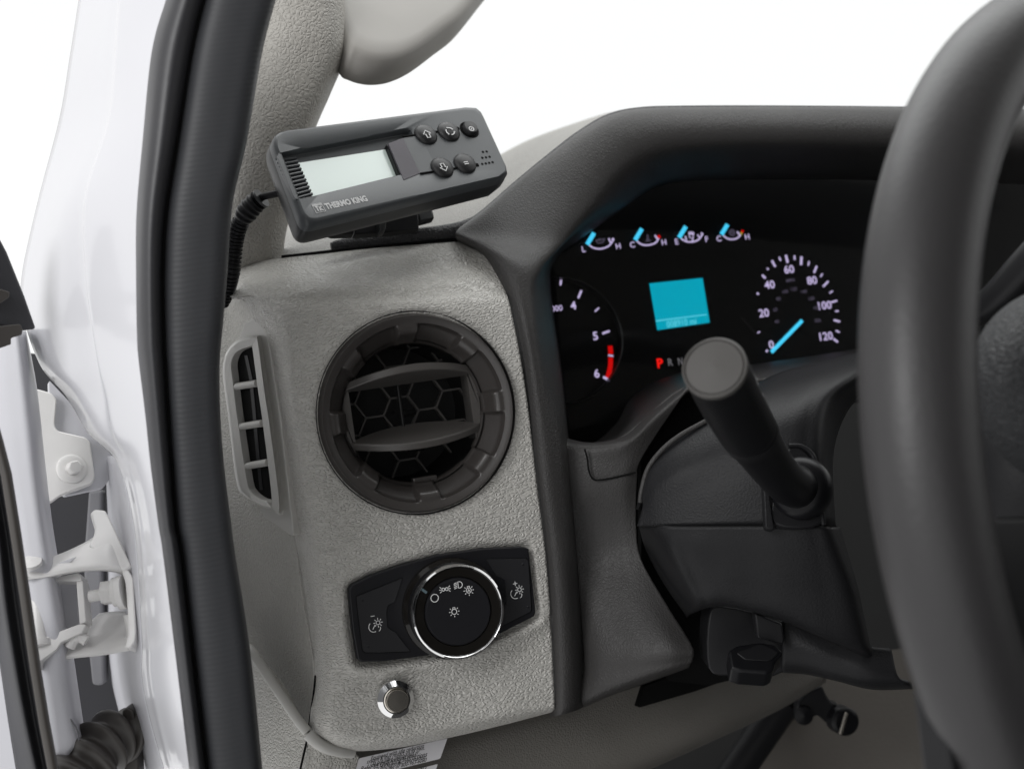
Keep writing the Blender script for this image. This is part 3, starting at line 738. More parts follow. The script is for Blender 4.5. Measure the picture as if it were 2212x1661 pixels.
front = part('front_shell', rings(shell, False, True), M_ctrl, ctl, orient='cam', sharp=45)
back = []
for k, z in ((1.0, -.0005), (1.004, -.0015), (1.004, -.007), (.985, -.0105), (.94, -.012)):
    back.append([PC.at(cen[0] + (x - cen[0]) * k, cen[1] + (y - cen[1]) * k, 0) + PC.n * z for x, y in FO])
part('back_shell', rings(back[::-1], True, False), M_ctrlback, ctl, sharp=50)
ZD = T - .0044
part('display', prism(PC, Z1((540, 503), (1183, 403), (1290, 635), (655, 775)), 0.0, ZD + .0005), M_lcd, ctl, smooth=False)
for k in range(12):
    t = k / 11
    a = ((382 + 138 * t, 492 + 310 * t), (522 + 130 * t, 470 + 292 * t))
    (x0, y0), (x1, y1) = Z1(*a)
    A, B_ = PC.at(x0, y0, ZD), PC.at(x1, y1, ZD)
    part('rib', tube([A + (A - B_).normalized() * .0008 + PC.n * .0022, A + PC.n * .0006, B_ + PC.n * .0006], .00072, 8), M_ctrl, ctl)
part('side_pad', prism(PC, roundc(Z1((1205, 358), (1315, 318), (1440, 578), (1318, 628)), 2), 0.0, T + .0002), M_pad, ctl, bevel=(.0004, 2))
part('pad_edge', prism(PC, Z1((1190, 365), (1205, 358), (1318, 628), (1300, 632)), 0.0, T - .001), M_blacksm, ctl, smooth=False)
kpf = roundc(Z1((1312, 318), (1440, 290), (1572, 570), (1440, 580)), 2)
part('keypad_face', prism(PC, kpf, 0.0, T + .0001), M_ctrl, ctl, smooth=False)
for a, b in (((1312, 311), (1715, 250)), ((1440, 582), (1858, 518))):
    (x0, y0), (x1, y1) = Z1(a, b)
    part('slot', tube([PC.at(x0, y0, T + .0001), PC.at(x1, y1, T + .0001)], .0006, 8), M_void, ctl)
    f0 = PC.frame(x1, y1, T); part('slot_end', lathe([(.0013, 0), (.0011, .0003), (.00001, .0004)], f0, 16), M_void, ctl)
def icon_arrow(s):
    return [[(x * .0021, y * .0021 * s) for x, y in ((0, 1.25), (1.15, .05), (.5, .05), (.5, -1.1), (-.5, -1.1), (-.5, .05), (-1.15, .05), (0, 1.25))]]
cyc = [circ(0, 0, .0024, a, a + 85, 8) for a in (20, 140, 260)] + [[(.0024 * math.cos(R(a + 85)) + .0006 * math.cos(R(b)), .0024 * math.sin(R(a + 85)) + .0006 * math.sin(R(b))), (.0024 * math.cos(R(a + 85)), .0024 * math.sin(R(a + 85)))] for a in (20, 140, 260) for b in (a + 60, a - 20)]
btns = [('up', (1478, 301), icon_arrow(1), 1.0), ('cycle', (1646, 280), cyc, 1.0), ('down', (1598, 543), icon_arrow(-1), 1.0), ('enter', (1765, 513), [[(-.0013, .0006), (.0013, .0006)], [(-.0013, -.0006), (.0013, -.0006)]], 1.0)]
for nm, c, ic, k in btns:
    x, y = Z1(c)[0]; f0 = PC.frame(x, y, T - .0003, -9)
    b = part('button', lathe([(.0066, 0), (.0065, .0010), (.0056, .0022), (.0036, .0029), (.0014, .0031), (.00001, .00315)], f0, 40), M_btn, ctl)
    f1 = PC.frame(x + 4, y - 3, T + .0031, -9)
    part('icon', stroke(f1, ic, .00045, -.0001, .0003), M_print, b, smooth=False)
x, y = Z1((1800, 262))[0]; f0 = PC.frame(x, y, T - .0003, -9)
part('button_well', lathe([(.0058, .0002), (.0056, .0006), (.0052, .0004), (.0001, .0003)], f0, 40), M_void, ctl)
b = part('button', lathe([(.0043, 0), (.0042, .0024), (.0037, .0032), (.00001, .0035)], f0, 32), M_btn, ctl, label='power button in a round well')
f1 = PC.frame(x + 5, y - 3, T + .0034, -9)
part('icon', stroke(f1, [circ(0, 0, .0014), [(0, .0006), (0, -.0006)]], .0004, -.0001, .0003), M_print, b, smooth=False)
for c in ((1902, 422), (1929, 419), (1897, 465), (1924, 462), (1951, 458), (1897, 511), (1923, 507), (1948, 502), (1973, 498)):
    x, y = Z1(c)[0]; f0 = PC.frame(x, y, T)
    part('speaker_hole', lathe([(.00075, .00005), (.00068, .0002), (.00001, .0002)], f0, 12), M_void, ctl)
# maker's mark and name
(xa, ya), (xb, yb), (xc, yc) = Z1((738, 826), (1044, 764), (690, 835))
A, B_ = PC.at(xa, ya, T), PC.at(xb, yb, T); up = PC.at(xa - 8, ya - 26, T)
u = (B_ - A).normalized(); v = PC.n.cross(u)
part('lettering', text('THERMO KING', (A + B_) / 2, u, v, PC.n, .0033, bold=.045, width=(B_ - A).length, th=.0002), M_print2, front, smooth=False, orient='cam')
fl = PC.frame(xc, yc, T, -11)
s = .0027
lg = [[(-s, -s), (s, -s), (s, s), (-s, s), (-s, -s)], [(-s, s * .55), (s, s * .55)]]
lg2 = [[(-.0018, .0008), (-.0002, .0008)], [(-.0010, .0008), (-.0010, -.0020)], [(.0004, .0008), (.0004, -.0020)], [(.0019, .0008), (.0005, -.0004), (.0019, -.0020)]]
part('logo', join(stroke(fl, lg, .00034, .0001), stroke(fl, lg2, .0007, .0001), stroke(fl, [[(-s, s * .78), (s, s * .78)]], .0006, .0001)), M_print2, front, smooth=False)

# mounting bracket
PB = Plane((750, 500, .772), (1000, 480, .80), (800, 540, .772))
mb = thing('mounting_bracket', 'black plastic bracket holding the controller on the dash lip', 'bracket', PB.at(*Z1((1000, 1030))[0]))
part('foot', prism(PB, Z1((762, 1012), (800, 960), (948, 905), (955, 1022), (800, 1024)), -.006, .0), M_blacksm, mb, bevel=(.0008, 2))
part('body', prism(PB, Z1((955, 900), (1130, 850), (1420, 800), (1432, 985), (1190, 1012), (955, 1026)), -.010, -.004), M_blacksm, mb, bevel=(.0008, 2))
part('arm', prism(PB, Z1((1138, 880), (1196, 870), (1186, 992), (1144, 1004)), -.005, .003), M_ctrlback, mb, bevel=(.0008, 2))
part('tab', prism(PB, Z1((1420, 850), (1530, 832), (1548, 908), (1432, 938)), -.014, -.008), M_ctrlback, mb, bevel=(.0012, 2))

# cable in a corrugated sleeve
cb = thing('cable_sleeve', 'black cable in a ribbed conduit running from the controller down the pillar', 'cable', P(492, 640, .742))
wp = [Z1(q)[0] + (d,) for q, d in (((420, 720), .722), ((350, 735), .724), ((280, 752), .727), ((225, 790), .730))]
part('wire', tube(pxpath(wp, 8), .0019, 14), M_blacksm, cb)
cp = [Z1(q)[0] + (d,) for q, d in (((262, 768), .7285), ((205, 815), .730), ((145, 890), .732), ((95, 985), .735), ((70, 1090), .738), ((58, 1200), .740), ((45, 1310), .742), ((10, 1440), .748), ((-40, 1540), .752))]
path = pxpath(cp, 40); rad = []
L = 0.0
for i, p in enumerate(path):
    if i: L += (path[i] - path[i - 1]).length
    t = i / len(path)
    r0 = .0046 if t < .04 else (.0052 if t < .25 else .0043)
    if t < .05: rad.append(.0050 + .0004 * math.sin(i))
    elif t < .3: rad.append(r0 + .00030 * math.sin(L / .0016 * math.pi) + .0003 * math.sin(L / .006))
    else: rad.append(r0 + .00065 * (1 if math.sin(2 * math.pi * L / .0021) > -0.2 else -1) * .6)
part('conduit', tube(path, rad, 20), M_blacksm, cb)
part('end_ring', tube([path[0] + (path[0] - path[3]).normalized() * .001, path[2]], .0054, 20), M_ctrlback, cb)

# ---------------------------------------------------------------- instrument cluster
PI = Plane((1200, 700, .925), (1900, 600, .985), (1400, 400, .955))
ic_ = thing('instrument_cluster', 'black instrument cluster with lit cyan needles, lavender numbers and a cyan display', 'gauges', PI.at(1500, 960))
part('face', prism(PI, roundc([(1150, 640), (1190, 520), (1340, 380), (1480, 340), (2270, 330), (2270, 900), (1860, 860), (1480, 900), (1330, 960), (1190, 990)], 10), -.02, -.001), M_clus, ic_, smooth=False)
def ifr(p, off=.0002, ang=-6.5): return PI.frame(p[0], p[1], off, ang)
def itext(body, p, hpx, m, bold=.02, width=None, par=None):
    f0 = ifr(p); k = .955 / FPX
    return part('numeral' if body[0].isdigit() else 'letter', text(body, f0.o, f0.u, f0.v, f0.n, hpx * k, bold, width * k if width else None), m, par or ic_, smooth=False, orient='cam')
def ibar(a, b, wpx, m, nm='tick', off=.0004, par=None):
    A, B_ = PI.at(*a, off), PI.at(*b, off); u = (B_ - A); l = u.length; u = u.normalized()
    f0 = Frame(A, u, PI.n.cross(u), PI.n)
    return part(nm, stroke(f0, [[(0, 0), (l, 0)]], wpx * .955 / FPX, 0, .0005), m, par or ic_, smooth=False)
# tachometer
tc_ = Z4((330, 1330))[0]
ft = PI.frame(tc_[0], tc_[1], 0, -6.5); rt = 355 * .39063 * .93 / FPX
part('tachometer_ring', lathe([(rt, -.0005), (rt * .99, .005), (rt * .965, .0055), (rt * .95, -.0005)], ft, 96), M_clus2, ic_)
for b, p in (('4', (405, 1137)), ('5', (527, 1305)), ('6', (535, 1512))): itext(b, Z4(p)[0], 17, M_lav, .02)
itext('x1000', Z4((292, 1155))[0], 12, M_lav, .008, 42)
for a, b, w in (((334, 1025), (338, 990), 3.6), ((432, 1096), (450, 1054), 4), ((525, 1170), (546, 1150), 3), ((566, 1292), (605, 1278), 4.2), ((570, 1532), (608, 1552), 5), ((598, 1412), (626, 1416), 3)):
    ibar(Z4(a)[0], Z4(b)[0], w, M_lav)
def iband(pts, wpx, m, nm):
    f0 = ifr(Z4(pts[0])[0], .0004)
    loc = []
    for p in spline(pts, 6):
        q = PI.at(*Z4(p)[0], .0004) - f0.o; loc.append((q.dot(f0.u), q.dot(f0.v)))
    return part(nm, stroke(f0, [loc], wpx * .955 / FPX, 0, .0003), m, ic_, smooth=False)
iband([(608, 1360), (611, 1385), (612, 1405)], 10, M_red, 'redline_band'); iband([(612, 1424), (610, 1470), (602, 1510), (592, 1542)], 10, M_red, 'redline_band')
# small gauges
gs = [((330, 362), 'L', (670, 332), 'H', [(380, 318), (430, 350), (500, 358), (575, 332), (620, 278)], (365, 316), (432, 204), 0),
      ((810, 318), 'C', (1120, 294), 'H', [(850, 280), (900, 315), (965, 322), (1035, 300), (1070, 255)], (836, 272), (902, 163), 1),
      ((1245, 288), 'E', (1540, 264), 'F', [(1285, 255), (1335, 285), (1400, 290), (1460, 268), (1500, 215)], (1268, 248), (1334, 140), 2),
      ((1660, 258), 'C', (1938, 240), 'H', [(1700, 225), (1745, 258), (1800, 265), (1850, 248), (1880, 210)], (1684, 218), (1744, 120), 3)]
for lp, l, hp, h, arc, n0, n1, kind in gs:
    itext(l, ZG(lp)[0], 12, M_lav, .015); itext(h, ZG(hp)[0], 12, M_lav, .015)
    f0 = ifr(ZG(arc[0])[0], .0004); loc = []
    for p in spline(arc, 6):
        q = PI.at(*ZG(p)[0], .0004) - f0.o; loc.append((q.dot(f0.u), q.dot(f0.v)))
    part('arc', stroke(f0, [loc], 3.2 * .955 / FPX), M_lav, ic_, smooth=False)
    nd = ibar(ZG(n0)[0], ZG(n1)[0], 9, M_needle, 'needle', .003)
    (ex, ey) = arc[-1]
    if kind == 0: ibar(ZG((ex - 45, ey - 22))[0], ZG((ex - 25, ey + 20))[0], 3, M_lav); ibar(ZG((ex - 8, ey - 22))[0], ZG((ex + 2, ey))[0], 5, M_lav)
    if kind == 1: ibar(ZG((ex - 40, ey - 30))[0], ZG((ex - 15, ey + 10))[0], 3, M_lav); ibar(ZG((ex - 8, ey - 28))[0], ZG((ex + 6, ey))[0], 6, M_red, 'warning_mark')
    if kind == 2:
        for a, b in (((1330, 235), (1340, 275)), ((1400, 250), (1400, 285)), ((1450, 220), (1470, 255)), ((1480, 205), (1505, 215))): ibar(ZG(a)[0], ZG(b)[0], 2.6, M_lav)
    if kind == 3: ibar(ZG((1868, 208))[0], ZG((1888, 212))[0], 6, M_yel, 'warning_mark'); ibar(ZG((1880, 182))[0], ZG((1900, 192))[0], 5, M_red, 'warning_mark'); ibar(ZG((1838, 190))[0], ZG((1862, 222))[0], 3, M_lav)
    cxy = {0: (490, 282), 1: (960, 250), 2: (1388, 222), 3: (1790, 200)}[kind]
    f1 = ifr(ZG(cxy)[0], .0004); s = .955 / FPX * .22
    if kind == 0: l2 = [[(-40 * s, 12 * s), (-25 * s, -18 * s), (25 * s, -18 * s), (55 * s, 18 * s)], [(-40 * s, 12 * s), (0, 8 * s), (55 * s, 18 * s)], [(-5 * s, 8 * s), (-5 * s, 22 * s), (10 * s, 22 * s)]]
    if kind == 1: l2 = [[(0, 32 * s), (0, -10 * s)], circ(0, -14 * s, 10 * s, 0, 360, 10), [(-30 * s, -34 * s), (-10 * s, -28 * s), (10 * s, -34 * s), (30 * s, -28 * s)], [(0, 20 * s), (14 * s, 20 * s)]]
    if kind == 2: l2 = [[(-20 * s, -30 * s), (-20 * s, 30 * s), (16 * s, 30 * s), (16 * s, -30 * s), (-20 * s, -30 * s)], [(-18 * s, 10 * s), (14 * s, 10 * s)], [(-18 * s, 18 * s), (14 * s, 18 * s)], [(16 * s, 5 * s), (28 * s, 0), (28 * s, 25 * s)]]
    if kind == 3: l2 = [circ(0, 0, 30 * s, 0, 360, 16), circ(0, 0, 14 * s, 0, 360, 10)]
    part('icon', stroke(f1, l2, 2.2 * .955 / FPX), M_lavdim if kind != 2 else M_lav, ic_, smooth=False)
# speedometer
for b, p in (('60', (1598, 937)), ('40', (1490, 1022)), ('80', (1725, 998)), ('20', (1459, 1178)), ('100', (1796, 1136)), ('120', (1803, 1306)), ('0', (1500, 1353))): itext(b, Z4(p)[0], 17, M_lav, .02)
itext('MPH', Z4((1605, 998))[0], 7, M_lavdim, .02)
for b, p in (('40', (1530, 1226)), ('60', (1522, 1160)), ('80', (1540, 1100)), ('100', (1577, 1060)), ('120', (1625, 1046)), ('140', (1680, 1060)), ('160', (1722, 1098)), ('180', (1750, 1150)), ('200', (1756, 1220))): itext(b, Z4(p)[0], 7.5, M_lavdim, .01)
sc_ = (1650, 1170)
for p, l, w in (((1585, 880), 44, 4.6), ((1628, 873), 24, 3), ((1665, 890), 46, 4.6), ((1706, 905), 24, 3), ((1743, 938), 40, 4), ((1777, 970), 20, 3), ((1800, 1018), 40, 4), ((1830, 1063), 20, 3), ((1846, 1115), 34, 4), ((1862, 1168), 18, 3), ((1862, 1222), 34, 4), ((1866, 1280), 22, 3), ((1855, 1330), 30, 4), ((1547, 880), 22, 3), ((1512, 906), 40, 4), ((1480, 935), 12, 3), ((1458, 978), 26, 4), ((1425, 1072), 12, 4), ((1430, 1285), 14, 3), ((1475, 1388), 12, 4)):
    dx, dy = sc_[0] - p[0], sc_[1] - p[1]; q = math.hypot(dx, dy); dx, dy = dx / q * l / 2, dy / q * l / 2
    ibar(Z4((p[0] - dx, p[1] - dy))[0], Z4((p[0] + dx, p[1] + dy))[0], w, M_lav)
ibar(Z4((1500, 1395))[0], Z4((1670, 1220))[0], 8, M_needle, 'needle', .004)
# display and gear letters
dsp = part('display', prism(PI, Z4((828, 1015), (1120, 985), (1160, 1230), (872, 1272)), -.0005, .0003), M_disp, ic_, smooth=False)
part('status_line', prism(PI, Z4((862, 1219), (1142, 1184), (1143, 1189), (863, 1225)), .0003, .0006), M_disp2, dsp, smooth=False)
f0 = ifr(Z4((1003, 1232))[0], .0006, -7)
part('odometer', text('008910 mi', f0.o, f0.u, f0.v, f0.n, 14 * .955 / FPX, .01, 68 * .955 / FPX), M_disp2, dsp, smooth=False, orient='cam')
itext('P', Z4((885, 1455))[0], 19, M_redp, .03); itext('R', Z4((942, 1450))[0], 16, M_greydim, .0, 10); itext('N', Z4((997, 1445))[0], 16, M_greydim, .0, 10); itext('D', Z4((1052, 1440))[0], 16, M_greydim, .0, 10)
ibar(Z4((1335, 1205))[0], Z4((1420, 1300))[0], 3, M_clus2, 'trim_line')
part('lens', prism(PI, [(1195, 560), (1300, 450), (1480, 385), (2260, 380), (2260, 840), (1480, 860), (1230, 930)], .0125, .0135), M_glass, ic_, smooth=False)

# ---------------------------------------------------------------- steering column
sc = thing('steering_column', 'black steering column shroud with a horizontal seam', 'steering column', P(1650, 1450, .70))
UC = [
 [(1374, 1100, .742), (1392, 1020, .742), (1436, 962, .742), (1520, 906, .742), (1600, 850, .748), (1680, 806, .755), (1775, 780, .76), (1880, 756, .765), (1890, 770, .78)],
 [(1384, 1072, .712), (1401, 1014, .712), (1446, 966, .712), (1524, 914, .712), (1606, 872, .712), (1690, 845, .712), (1775, 815, .715), (1866, 800, .722), (1885, 830, .75)],
 [(1388, 1090, .707), (1412, 1050, .703), (1462, 1010, .698), (1535, 972, .694), (1615, 935, .69), (1690, 905, .688), (1745, 880, .690), (1795, 868, .698), (1830, 890, .73)],
 [(1384, 1110, .706), (1420, 1095, .700), (1475, 1070, .694), (1545, 1050, .688), (1615, 1025, .683), (1680, 1000, .680), (1735, 985, .679), (1778, 975, .684), (1800, 985, .72)],
 [(1376, 1136, .706), (1425, 1136, .698), (1485, 1136, .691), (1550, 1136, .685), (1620, 1136, .680), (1685, 1136, .676), (1740, 1136, .674), (1786, 1136, .677), (1805, 1136, .70)]]
part('upper_cover', loft_px(UC, 8, 8), M_black, sc, solid=0.002, orient='cam', sharp=None)
part('cover_rim', tube([P(x, y, .7105) for x, y in spline([(1383, 1085), (1386, 1060), (1400, 1012), (1430, 972), (1470, 940), (1524, 910)], 6)], .0013, 10), M_dark, sc)
LC = [
 [(1380, 1138, .712), (1425, 1138, .695), (1485, 1138, .688), (1550, 1138, .682), (1620, 1138, .677), (1690, 1138, .672), (1750, 1138, .670), (1795, 1138, .673), (1815, 1138, .70)],
 [(1396, 1190, .775), (1436, 1190, .704), (1485, 1190, .690), (1550, 1190, .684), (1620, 1190, .679), (1690, 1190, .674), (1760, 1190, .672), (1812, 1190, .675), (1830, 1190, .70)],
 [(1432, 1258, .785), (1468, 1256, .712), (1510, 1255, .698), (1560, 1255, .690), (1630, 1260, .685), (1700, 1265, .680), (1775, 1270, .678), (1838, 1275, .680), (1855, 1275, .70)],
 [(1478, 1325, .79), (1502, 1314, .725), (1530, 1305, .708), (1575, 1303, .700), (1640, 1318, .694), (1705, 1338, .690), (1785, 1368, .688), (1860, 1385, .690), (1880, 1390, .71)],
 [(1482, 1335, .80), (1506, 1322, .76), (1532, 1312, .735), (1576, 1311, .72), (1640, 1326, .714), (1702, 1346, .710), (1776, 1378, .708), (1850, 1410, .705), (1905, 1440, .72)]]
part('lower_cover', loft_px(LC, 8, 8), M_black, sc, solid=0.002, orient='cam', sharp=None)
part('cover_seam', tube([P(x, 1137, d) for x, d in ((1385, .7025), (1430, .695), (1490, .6885), (1560, .682), (1640, .677), (1720, .6725), (1800, .673))], .0004, 8), M_void, sc)
lp = [
 [(1690, 1318, .722), (1760, 1346, .720), (1825, 1376, .716), (1880, 1395, .712), (1925, 1400, .712)],
 [(1690, 1400, .720), (1755, 1410, .714), (1815, 1430, .710), (1875, 1450, .706), (1940, 1460, .706)],
 [(1690, 1448, .730), (1750, 1452, .722), (1810, 1466, .716), (1880, 1482, .712), (1968, 1482, .712)],
 [(1700, 1452, .76), (1750, 1458, .75), (1812, 1472, .745), (1885, 1489, .74), (1972, 1488, .74)]]
part('lower_lip', loft_px(lp, 8, 8), M_black, sc, solid=0.002, orient='cam', sharp=None)
PLc = flat_plane(.735)
part('lower_tray', prism(PLc, spline(ZL((880, 400), (960, 345), (1290, 430), (1500, 560), (1500, 720), (1400, 708), (1310, 705), (1220, 737), (1140, 746), (1010, 732), (880, 690)), 4, True), -.03, 0), M_blacksm, sc, bevel=(.002, 3))
PLv = Plane((1570, 1400, .700), (1700, 1400, .70), (1600, 1450, .690))
lv = part('tilt_lever', prism(PLv, roundc(ZL((985, 590), (1030, 560), (1160, 540), (1250, 556), (1290, 600), (1245, 650), (1235, 695), (1200, 713), (1050, 702), (1000, 685)), 5), -.012, 0), M_stalk, sc, bevel=(.0025, 3))
part('lever_dish', prism(PLv, roundc(ZL((1030, 600), (1160, 552), (1235, 580), (1262, 604), (1215, 645), (1080, 638)), 5), -.001, .0008), M_blacksm, lv, bevel=(.0006, 2))
part('lever_stem', prism(flat_plane(.712), ZL((1130, 380), (1285, 440), (1298, 525), (1290, 560), (1150, 520)), -.01, 0), M_blacksm, sc, bevel=(.001, 2))
part('column_shadow_wall', prism(flat_plane(.80), [(1385, 1000), (1480, 860), (1700, 840), (1830, 1200), (1700, 1440), (1530, 1480), (1440, 1470), (1385, 1230)], -.02, 0), M_void, sc, smooth=False)  # black wall behind the column, painted shade for the opening
# pocket plate for the stalk
PP = Plane((1690, 1000, .676), (1770, 1000, .676), (1700, 1130, .668))
part('stalk_plate', prism(PP, spline(Z5((1380, 1098), (1380, 900), (1400, 760), (1470, 680), (1540, 690), (1600, 770), (1625, 900), (1640, 1098)), 4, True), -.01, .0015), M_blacksm, sc, bevel=(.0008, 2))
part('pocket_rim', tube([PP.at(x, y, .001) for x, y in spline(Z5((1458, 668), (1530, 672), (1590, 720), (1612, 800), (1632, 950), (1652, 1105)), 6)], .0012, 10), M_black, sc)
part('rail', prism(PP, Z5((1318, 880), (1345, 890), (1380, 1130), (1352, 1128), (1330, 1118)), -.004, .003), M_black, sc, bevel=(.0006, 2))

# turn signal stalk
tp = [Z5(p)[0] + (d,) for p, d in (((1050, 238), .555), ((1095, 330), .568), ((1155, 450), .583), ((1215, 555), .597), ((1235, 590), .602), ((1300, 690), .617), ((1380, 800), .634), ((1450, 870), .650), ((1520, 900), .668))]
st = thing('indicator_stalk', 'black turn signal stalk with flat round grey end cap', 'stalk', P(*tp[-1]))
pth = pxpath(tp, 10)
rd = [r[0] for r in spline([(.0128,), (.0129,), (.0128,), (.0125,), (.0122,), (.0108,), (.0100,), (.0100,), (.0105,)], 10)]
part('grip', tube(pth[:42], rd[:42], 40), M_stalk, st, sharp=50)
part('stem', tube(pth[41:], [r * .985 for r in rd[41:]], 36), M_stalk, st, sharp=50)
part('grip_ring', tube([pth[40], pth[43]], [rd[40] * 1.02, rd[43] * 1.03], 36), M_blacksm, st)
ax = (pth[0] - pth[6]).normalized()
uu = ax.cross(Vector((0, 0, 1))).normalized(); ff = Frame(pth[0], uu, ax.cross(uu), ax)
part('end_cap', lathe([(.0130, -.0015), (.0130, .0004), (.0125, .0010), (.0119, .0008), (.0117, .0003), (.0114, .0006), (.0112, .0010), (.00001, .0016)], ff, 64), M_cap, st, orient='out')
bc = P(*tp[-1]); bn = (P(*tp[-2]) - P(*tp[-1])).normalized(); uu = bn.cross(Vector((0, 0, 1))).normalized()
fb2 = Frame(bc, uu, bn.cross(uu), bn)
part('boot', lathe([(.0145, -.006), (.0150, -.001), (.0140, .003), (.0115, .0055), (.008, .006)], fb2, 40, (True, False)), M_stalk, st)
f0 = Frame(pth[9] + (Vector((1, 0, 0.3))).normalized() * 0, uu, fb2.v, bn)
rt_ = (ROT @ Vector((1, .25, .15))).normalized()
for i, l in ((10, .0012), (13, .004), (19, .0012)):
    c = pth[i]; t = (pth[i + 1] - pth[i]).normalized(); o = (rt_ - t * rt_.dot(t)).normalized()
    s_ = o.cross(t)
    f0 = Frame(c + o * (rd[i] + .00005), s_, t, o)
    part('mark', stroke(f0, [[(-l / 2, 0), (l / 2, 0)]], .0007), M_print2, st, smooth=False)

# ---------------------------------------------------------------- steering wheel
WP = (2583.52, 1013.67, .56318, .7018, .16567); RW, RR = .185, .0172
nrm = ROT @ Vector((math.sin(WP[3]) * math.cos(WP[4]), math.sin(WP[4]), math.cos(WP[3]) * math.cos(WP[4])))
upc = ROT @ Vector((0, 1, 0)); wu = upc.cross(nrm).normalized(); wv = nrm.cross(wu)
wc = P(WP[0], WP[1], WP[2]); fw = Frame(wc, wu, wv, nrm)
sw = thing('steering_wheel', 'black vinyl steering wheel rim with hub pad in front of the dash', 'steering wheel', wc - Vector((0, 0, .18)))
def rim():
    n, m = 144, 28; rs = []
    for a in range(n):
        t = 2 * math.pi * a / n; rr = RR * (1 + .05 * math.cos(2 * t + 1))
        rs.append([fw((RW + rr * math.cos(2 * math.pi * k / m)) * math.cos(t), (RW + rr * math.cos(2 * math.pi * k / m)) * math.sin(t), 1.05 * rr * math.sin(2 * math.pi * k / m)) for k in range(m)])
    vs, fs = rings(rs + [rs[0]], False, False)
    return vs, fs
part('rim', rim(), M_wheel, sw, sharp=None)
def blob(pts, z0, z1, m, nm, bev):
    return part(nm, rings([[fw(x, y, z0) for x, y in pts], [fw(x, y, z1) for x, y in pts]]), m, sw, bevel=bev)
part('hub_pad', rings([[fw(r * x, r * y, z) for x, y in ellipse(0, .036, .104, .046, 64)] for r, z in ((1.0, -.03), (1.04, -.01), (1.0, .006), (.9, .014), (.6, .018), (.2, .019))], True, True), M_padw, sw, sharp=None)
for a in (178, 2):
    s = -1 if a > 90 else 1
    part('spoke', rings([[fw(s * x, y, z) for y, z in ((yy, -.014), (yy + .002, -.006), (yy + .002 - hh * .0, -.004), (yy - hh, -.004), (yy - hh - .002, -.008), (yy - hh, -.016))] for x, yy, hh in ((.06, -.012, .03), (.10, -.014, .035), (.14, -.012, .05), (.172, -.005, .075), (.186, .0, .09))], True, True), M_blacksm, sw, sharp=None, bevel=(.003, 3))
part('spoke', rings([[fw(x, y, -.010) for x, y in ((-.03, -.05), (.03, -.05), (.034, -.182), (-.034, -.182))], [fw(x, y, .0) for x, y in ((-.03, -.05), (.03, -.05), (.034, -.182), (-.034, -.182))]]), M_blacksm, sw, bevel=(.003, 3))
part('hub_back', rings([[fw(r * x, r * y, z) for x, y in ellipse(0, 0, .080, .066, 64)] for r, z in ((.75, -.062), (.95, -.055), (1.0, -.035), (.9, -.012))], True, True), M_black, sw, sharp=None)
gp = [ZW(p)[0] + (d,) for p, d in (((1080, 480), .64), ((1200, 410), .63), ((1330, 300), .62), ((1480, 150), .61), ((1650, -10), .60))]
gsel = part('gear_selector', tube(pxpath(gp, 6), [.006 + .0009 * min(4, i / 6) for i in range(25)], 20), M_blacksm, None, label='black column gear lever behind the right of the wheel rim', cat='gear lever', base=P(*gp[0]))

# ---------------------------------------------------------------- under the dash
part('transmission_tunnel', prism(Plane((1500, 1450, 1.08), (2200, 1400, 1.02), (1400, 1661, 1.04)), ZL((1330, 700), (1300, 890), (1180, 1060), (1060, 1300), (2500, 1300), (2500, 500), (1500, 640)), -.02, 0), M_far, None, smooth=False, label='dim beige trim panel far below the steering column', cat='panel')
rh = thing('brake_release_handle', 'small black release handle on a bent bracket under the steering column', 'handle', P(1780, 1560, .93))
ph_ = flat_plane(.93)
part('bracket', prism(ph_, roundc(ZL((1410, 830), (1505, 785), (1530, 840), (1560, 880), (1600, 890), (1590, 990), (1540, 1000), (1480, 945), (1430, 970), (1365, 950), (1370, 880)), 5), -.012, 0), M_stalk, rh, bevel=(.002, 2))
part('grip', tube([P(*ZL((1590, 960))[0], .935), P(*ZL((1640, 985))[0], .92)], .0092, 28), M_stalk, rh, bevel=(.002, 2))
part('bolt', lathe([(.006, 0), (.006, .003), (.0001, .004)], ph_.frame(*ZL((1400, 945))[0], .0), 20), M_stalk, rh)
part('metal_edge', tube([P(*ZL((1640, 930))[0], .912), P(*ZL((1605, 1050))[0], .912)], .0012, 8), M_nickel, rh)
part('pedal_arm', join(tube([P(*ZL((1290, 880))[0], 1.0), P(*ZL((1000, 1300))[0], .99)], .012, 12), tube([P(*ZL((1290, 880))[0], 1.0), P(*ZL((1300, 800))[0], 1.05)], .012, 12)), M_black, None, label='black pedal arm in the dark gap below the knee panel', cat='pedal')

# ---------------------------------------------------------------- pillar trim, sun visor, windscreen
AP = [
 [(545, -40, .775), (610, -40, .768), (670, -40, .770), (715, -40, .780), (735, -40, .800), (738, -40, .83)],
 [(520, 60, .775), (600, 60, .766), (670, 60, .768), (722, 60, .778), (746, 60, .80), (750, 60, .83)],
 [(510, 120, .775), (590, 120, .766), (660, 120, .768), (720, 120, .778), (746, 118, .80), (750, 116, .83)],
 [(500, 205, .775), (570, 205, .766), (640, 205, .768), (690, 205, .778), (710, 203, .80), (715, 201, .83)],
 [(480, 300, .775), (545, 300, .766), (600, 300, .768), (650, 300, .778), (670, 298, .80), (675, 296, .83)],
 [(470, 420, .778), (520, 420, .769), (570, 420, .771), (615, 420, .78), (636, 419, .80), (641, 418, .83)],
 [(465, 500, .782), (510, 500, .774), (550, 500, .776), (590, 500, .784), (614, 500, .805), (619, 500, .83)],
 [(465, 590, .790), (505, 585, .785), (540, 580, .787), (580, 575, .793), (605, 568, .81), (610, 566, .83)]]
